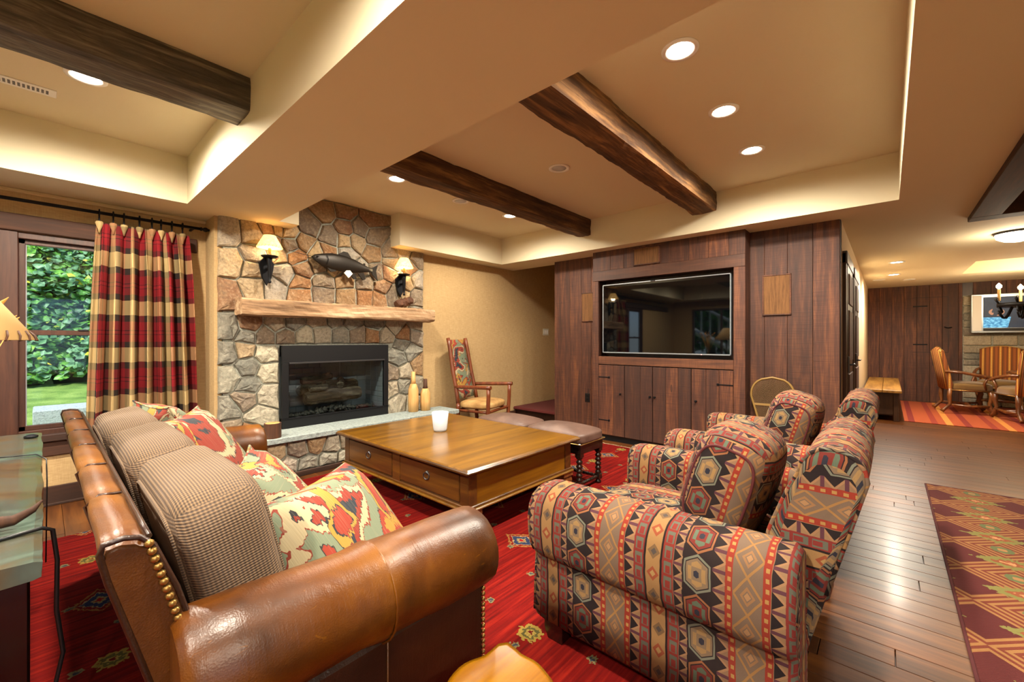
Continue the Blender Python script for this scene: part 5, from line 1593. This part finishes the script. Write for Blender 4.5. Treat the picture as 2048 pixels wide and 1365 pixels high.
# wooden bench along the hall wall
bn = thing('hall_bench', 'long rustic wooden bench along the hall wall', 'bench', (10.4, .07, 0))
for k in range(2): obj('seat_plank', MB().box((8.95, -.17 + k * .235, .455), (11.9, .06 + k * .235, .50), .006), 'bench', bn, loc=(9, k, .47))
for x in (9.02, 11.7):
    for yy in (-.14, .21): obj('leg', MB().box((x, yy, 0), (x + .1, yy + .07, .455), .006), 'benchleg', bn, loc=(x, yy, .2))
    obj('end_panel', MB().box((x + .02, -.07, .10), (x + .06, .21, .455), .004), 'benchleg', bn, loc=(x, 0, .2))
obj('rail', MB().box((9.1, -.13, .36), (11.7, -.10, .455), .004), 'benchleg', bn)
obj('low_shelf', MB().box((9.08, -.10, .08), (11.7, .22, .11), .004), 'benchleg', bn)

# dining chairs (origin at floor, facing +Y)
def dining_chair(loc, rz, label, arms=True):
    t = thing('dining_chair', label, 'dining chair', loc, rz, 'gold striped dining chairs')
    rings = []
    for k in range(9):
        x = -.27 + .54 * k / 8
        hump = .05 * math.cos((k / 8 - .5) * PI)
        ins = .012 if k in (0, 8) else 0
        rings.append([(x, -.25 + ins, .40), (x, -.29 + ins, .7), (x, -.35 + ins, 1.06 + hump), (x, -.31, 1.10 + hump - ins), (x, -.27 - ins, 1.06 + hump), (x, -.20 - ins, .75), (x, -.16 - ins, .50), (x, -.17 - ins, .40)])
    obj('backrest', MB().loft(rings, smooth=True), 'fabric_stripe', t, True)
    obj('back_trim', MB().tube([rings[0][k] for k in (0, 1, 2)] + [rings[j][3] for j in range(9)] + [rings[8][k] for k in (2, 1, 0)], .008, 5), 'brass', t, True)
    obj('seat', MB().puff((.58, .54, .14), 5, 10, None, .02, Matrix.Translation((0, .06, .45))), 'olive', t, True)
    obj('seat_trim', MB().tube([(-.28, -.19, .395), (-.28, .32, .395), (.28, .32, .395), (.28, -.19, .395)], .008, 5), 'brass', t, True)
    for s in (-1, 1):
        obj('front_leg', MB().tube([(s * .25, .28, .40), (s * .26, .30, .30), (s * .25, .27, .18), (s * .27, .30, .06), (s * .28, .34, .015)], [.034, .036, .024, .028, .034], 8), 'oak', t, True)
        obj('back_leg', MB().tube([(s * .25, -.2, .42), (s * .25, -.21, .28), (s * .25, -.2, .15), (s * .26, -.28, .05), (s * .26, -.31, .015)], [.032, .034, .024, .026, .032], 8), 'oak', t, True)
        if arms:
            obj('arm_rest', MB().tube([(s * .27, -.27, .72), (s * .30, -.05, .70), (s * .31, .16, .655), (s * .31, .28, .62), (s * .31, .31, .60)], [.022, .024, .026, .028, .018], 8), 'oak', t, True)
            obj('arm_post', MB().tube([(s * .27, .22, .42), (s * .29, .20, .52), (s * .31, .24, .63)], .02, 7), 'oak', t, True)
        obj('stretcher', MB().tube([(s * .25, -.2, .14), (s * .26, .04, .12), (s * .26, .27, .14)], [.018, .026, .018], 7), 'oak', t, True)
    obj('stretcher', MB().tube([(-.25, .05, .13), (0, .05, .15), (.25, .05, .13)], [.018, .03, .018], 7), 'oak', t, True)
    return t
dining_chair((10.85, -.98, .030), R_(188), 'gold striped dining armchair turned side on beside the board wall hatch')
dining_chair((11.78, -1.55, .030), R_(80), 'gold striped dining chair with humped back below the far television')
dining_chair((10.25, -1.66, .030), R_(-70), 'gold striped dining chair with its back to the runner rug')
dt = thing('dining_table', 'round dark wood dining table between the striped chairs', 'dining table', (11.1, -2.0, .010))
obj('tabletop', MB().lathe([(.001, .70), (.42, .70), (.47, .715), (.47, .74), (.45, .75), (.001, .75)], n=40), 'oak', dt, True)
obj('pedestal', MB().lathe([(.001, 0), (.28, 0), (.26, .05), (.10, .12), (.08, .3), (.12, .45), (.09, .6), (.16, .70), (.001, .70)], n=20), 'darkwood', dt, True)
# chandelier and dome light
ch = thing('chandelier', 'wrought iron scroll chandelier with candle bulbs over the dining table', 'chandelier', (10.2, -1.68, 1.62))
obj('stem', MB().tube([(0, 0, .1), (0, 0, 1.08)], .012, 8), 'iron', ch, True)
obj('ring_band', MB().lathe([(.36, .20), (.375, .20), (.375, .26), (.36, .26), (.36, .20)], n=36), 'iron', ch, True)
for k in range(8):
    a = 2 * PI * k / 8 + .2; c_, s_ = math.cos(a), math.sin(a)
    sc_ = obj('scroll', MB().tube([((.12 + .26 * q / 10) * c_, (.12 + .26 * q / 10) * s_, .14 + .12 * math.sin(q / 10 * PI * 2)) for q in range(11)], .012, 6), 'iron', ch, True)
    obj('leaf', MB().tube([(.37 * c_, .37 * s_, .26), (.40 * c_, .40 * s_, .32), (.37 * c_, .37 * s_, .36)], [.015, .022, .004], 6), 'iron', sc_, True)
    obj('leaf', MB().tube([(.37 * c_, .37 * s_, .2), (.35 * c_, .35 * s_, .13), (.38 * c_, .38 * s_, .08)], [.015, .02, .004], 6), 'iron', sc_, True)
    if k % 2 == 0:
        obj('candle', MB().lathe([(.018, .30), (.018, .48), (.012, .485)], (.367 * c_, .367 * s_, 0), 10), 'parch', ch, True)
        obj('bulb', MB().lathe([(.006, .485), (.03, .51), (.032, .54), (.004, .58)], (.367 * c_, .367 * s_, 0), 10), 'flame', ch, True)
ld = bpy.data.lights.new('chandelier_lamp', 'POINT'); ld.energy = 40; ld.color = (1, .78, .5); ld.shadow_soft_size = .25
lo = bpy.data.objects.new('chandelier_lamp', ld); COL.objects.link(lo); lo.parent = ch; lo.location = (0, 0, .45)
dm = thing('dome_light', 'lit flush dome ceiling light beside the coffer beams', 'ceiling light', (6.85, -1.02, ZS))
obj('canopy', MB().lathe([(.001, 0), (.17, 0), (.17, -.02), (.001, -.02)], n=28), 'pewter', dm, True)
obj('dome', MB().lathe([(.16, -.02), (.15, -.06), (.10, -.09), (.03, -.105), (.001, -.106)], n=28), m_emit('dome_glass', 'ffe8c8', 9), dm, True)
ld = bpy.data.lights.new('dome_lamp', 'POINT'); ld.energy = 16; ld.color = (1, .84, .6); ld.shadow_soft_size = .12
lo = bpy.data.objects.new('dome_lamp', ld); COL.objects.link(lo); lo.parent = dm; lo.location = (0, 0, -.16)
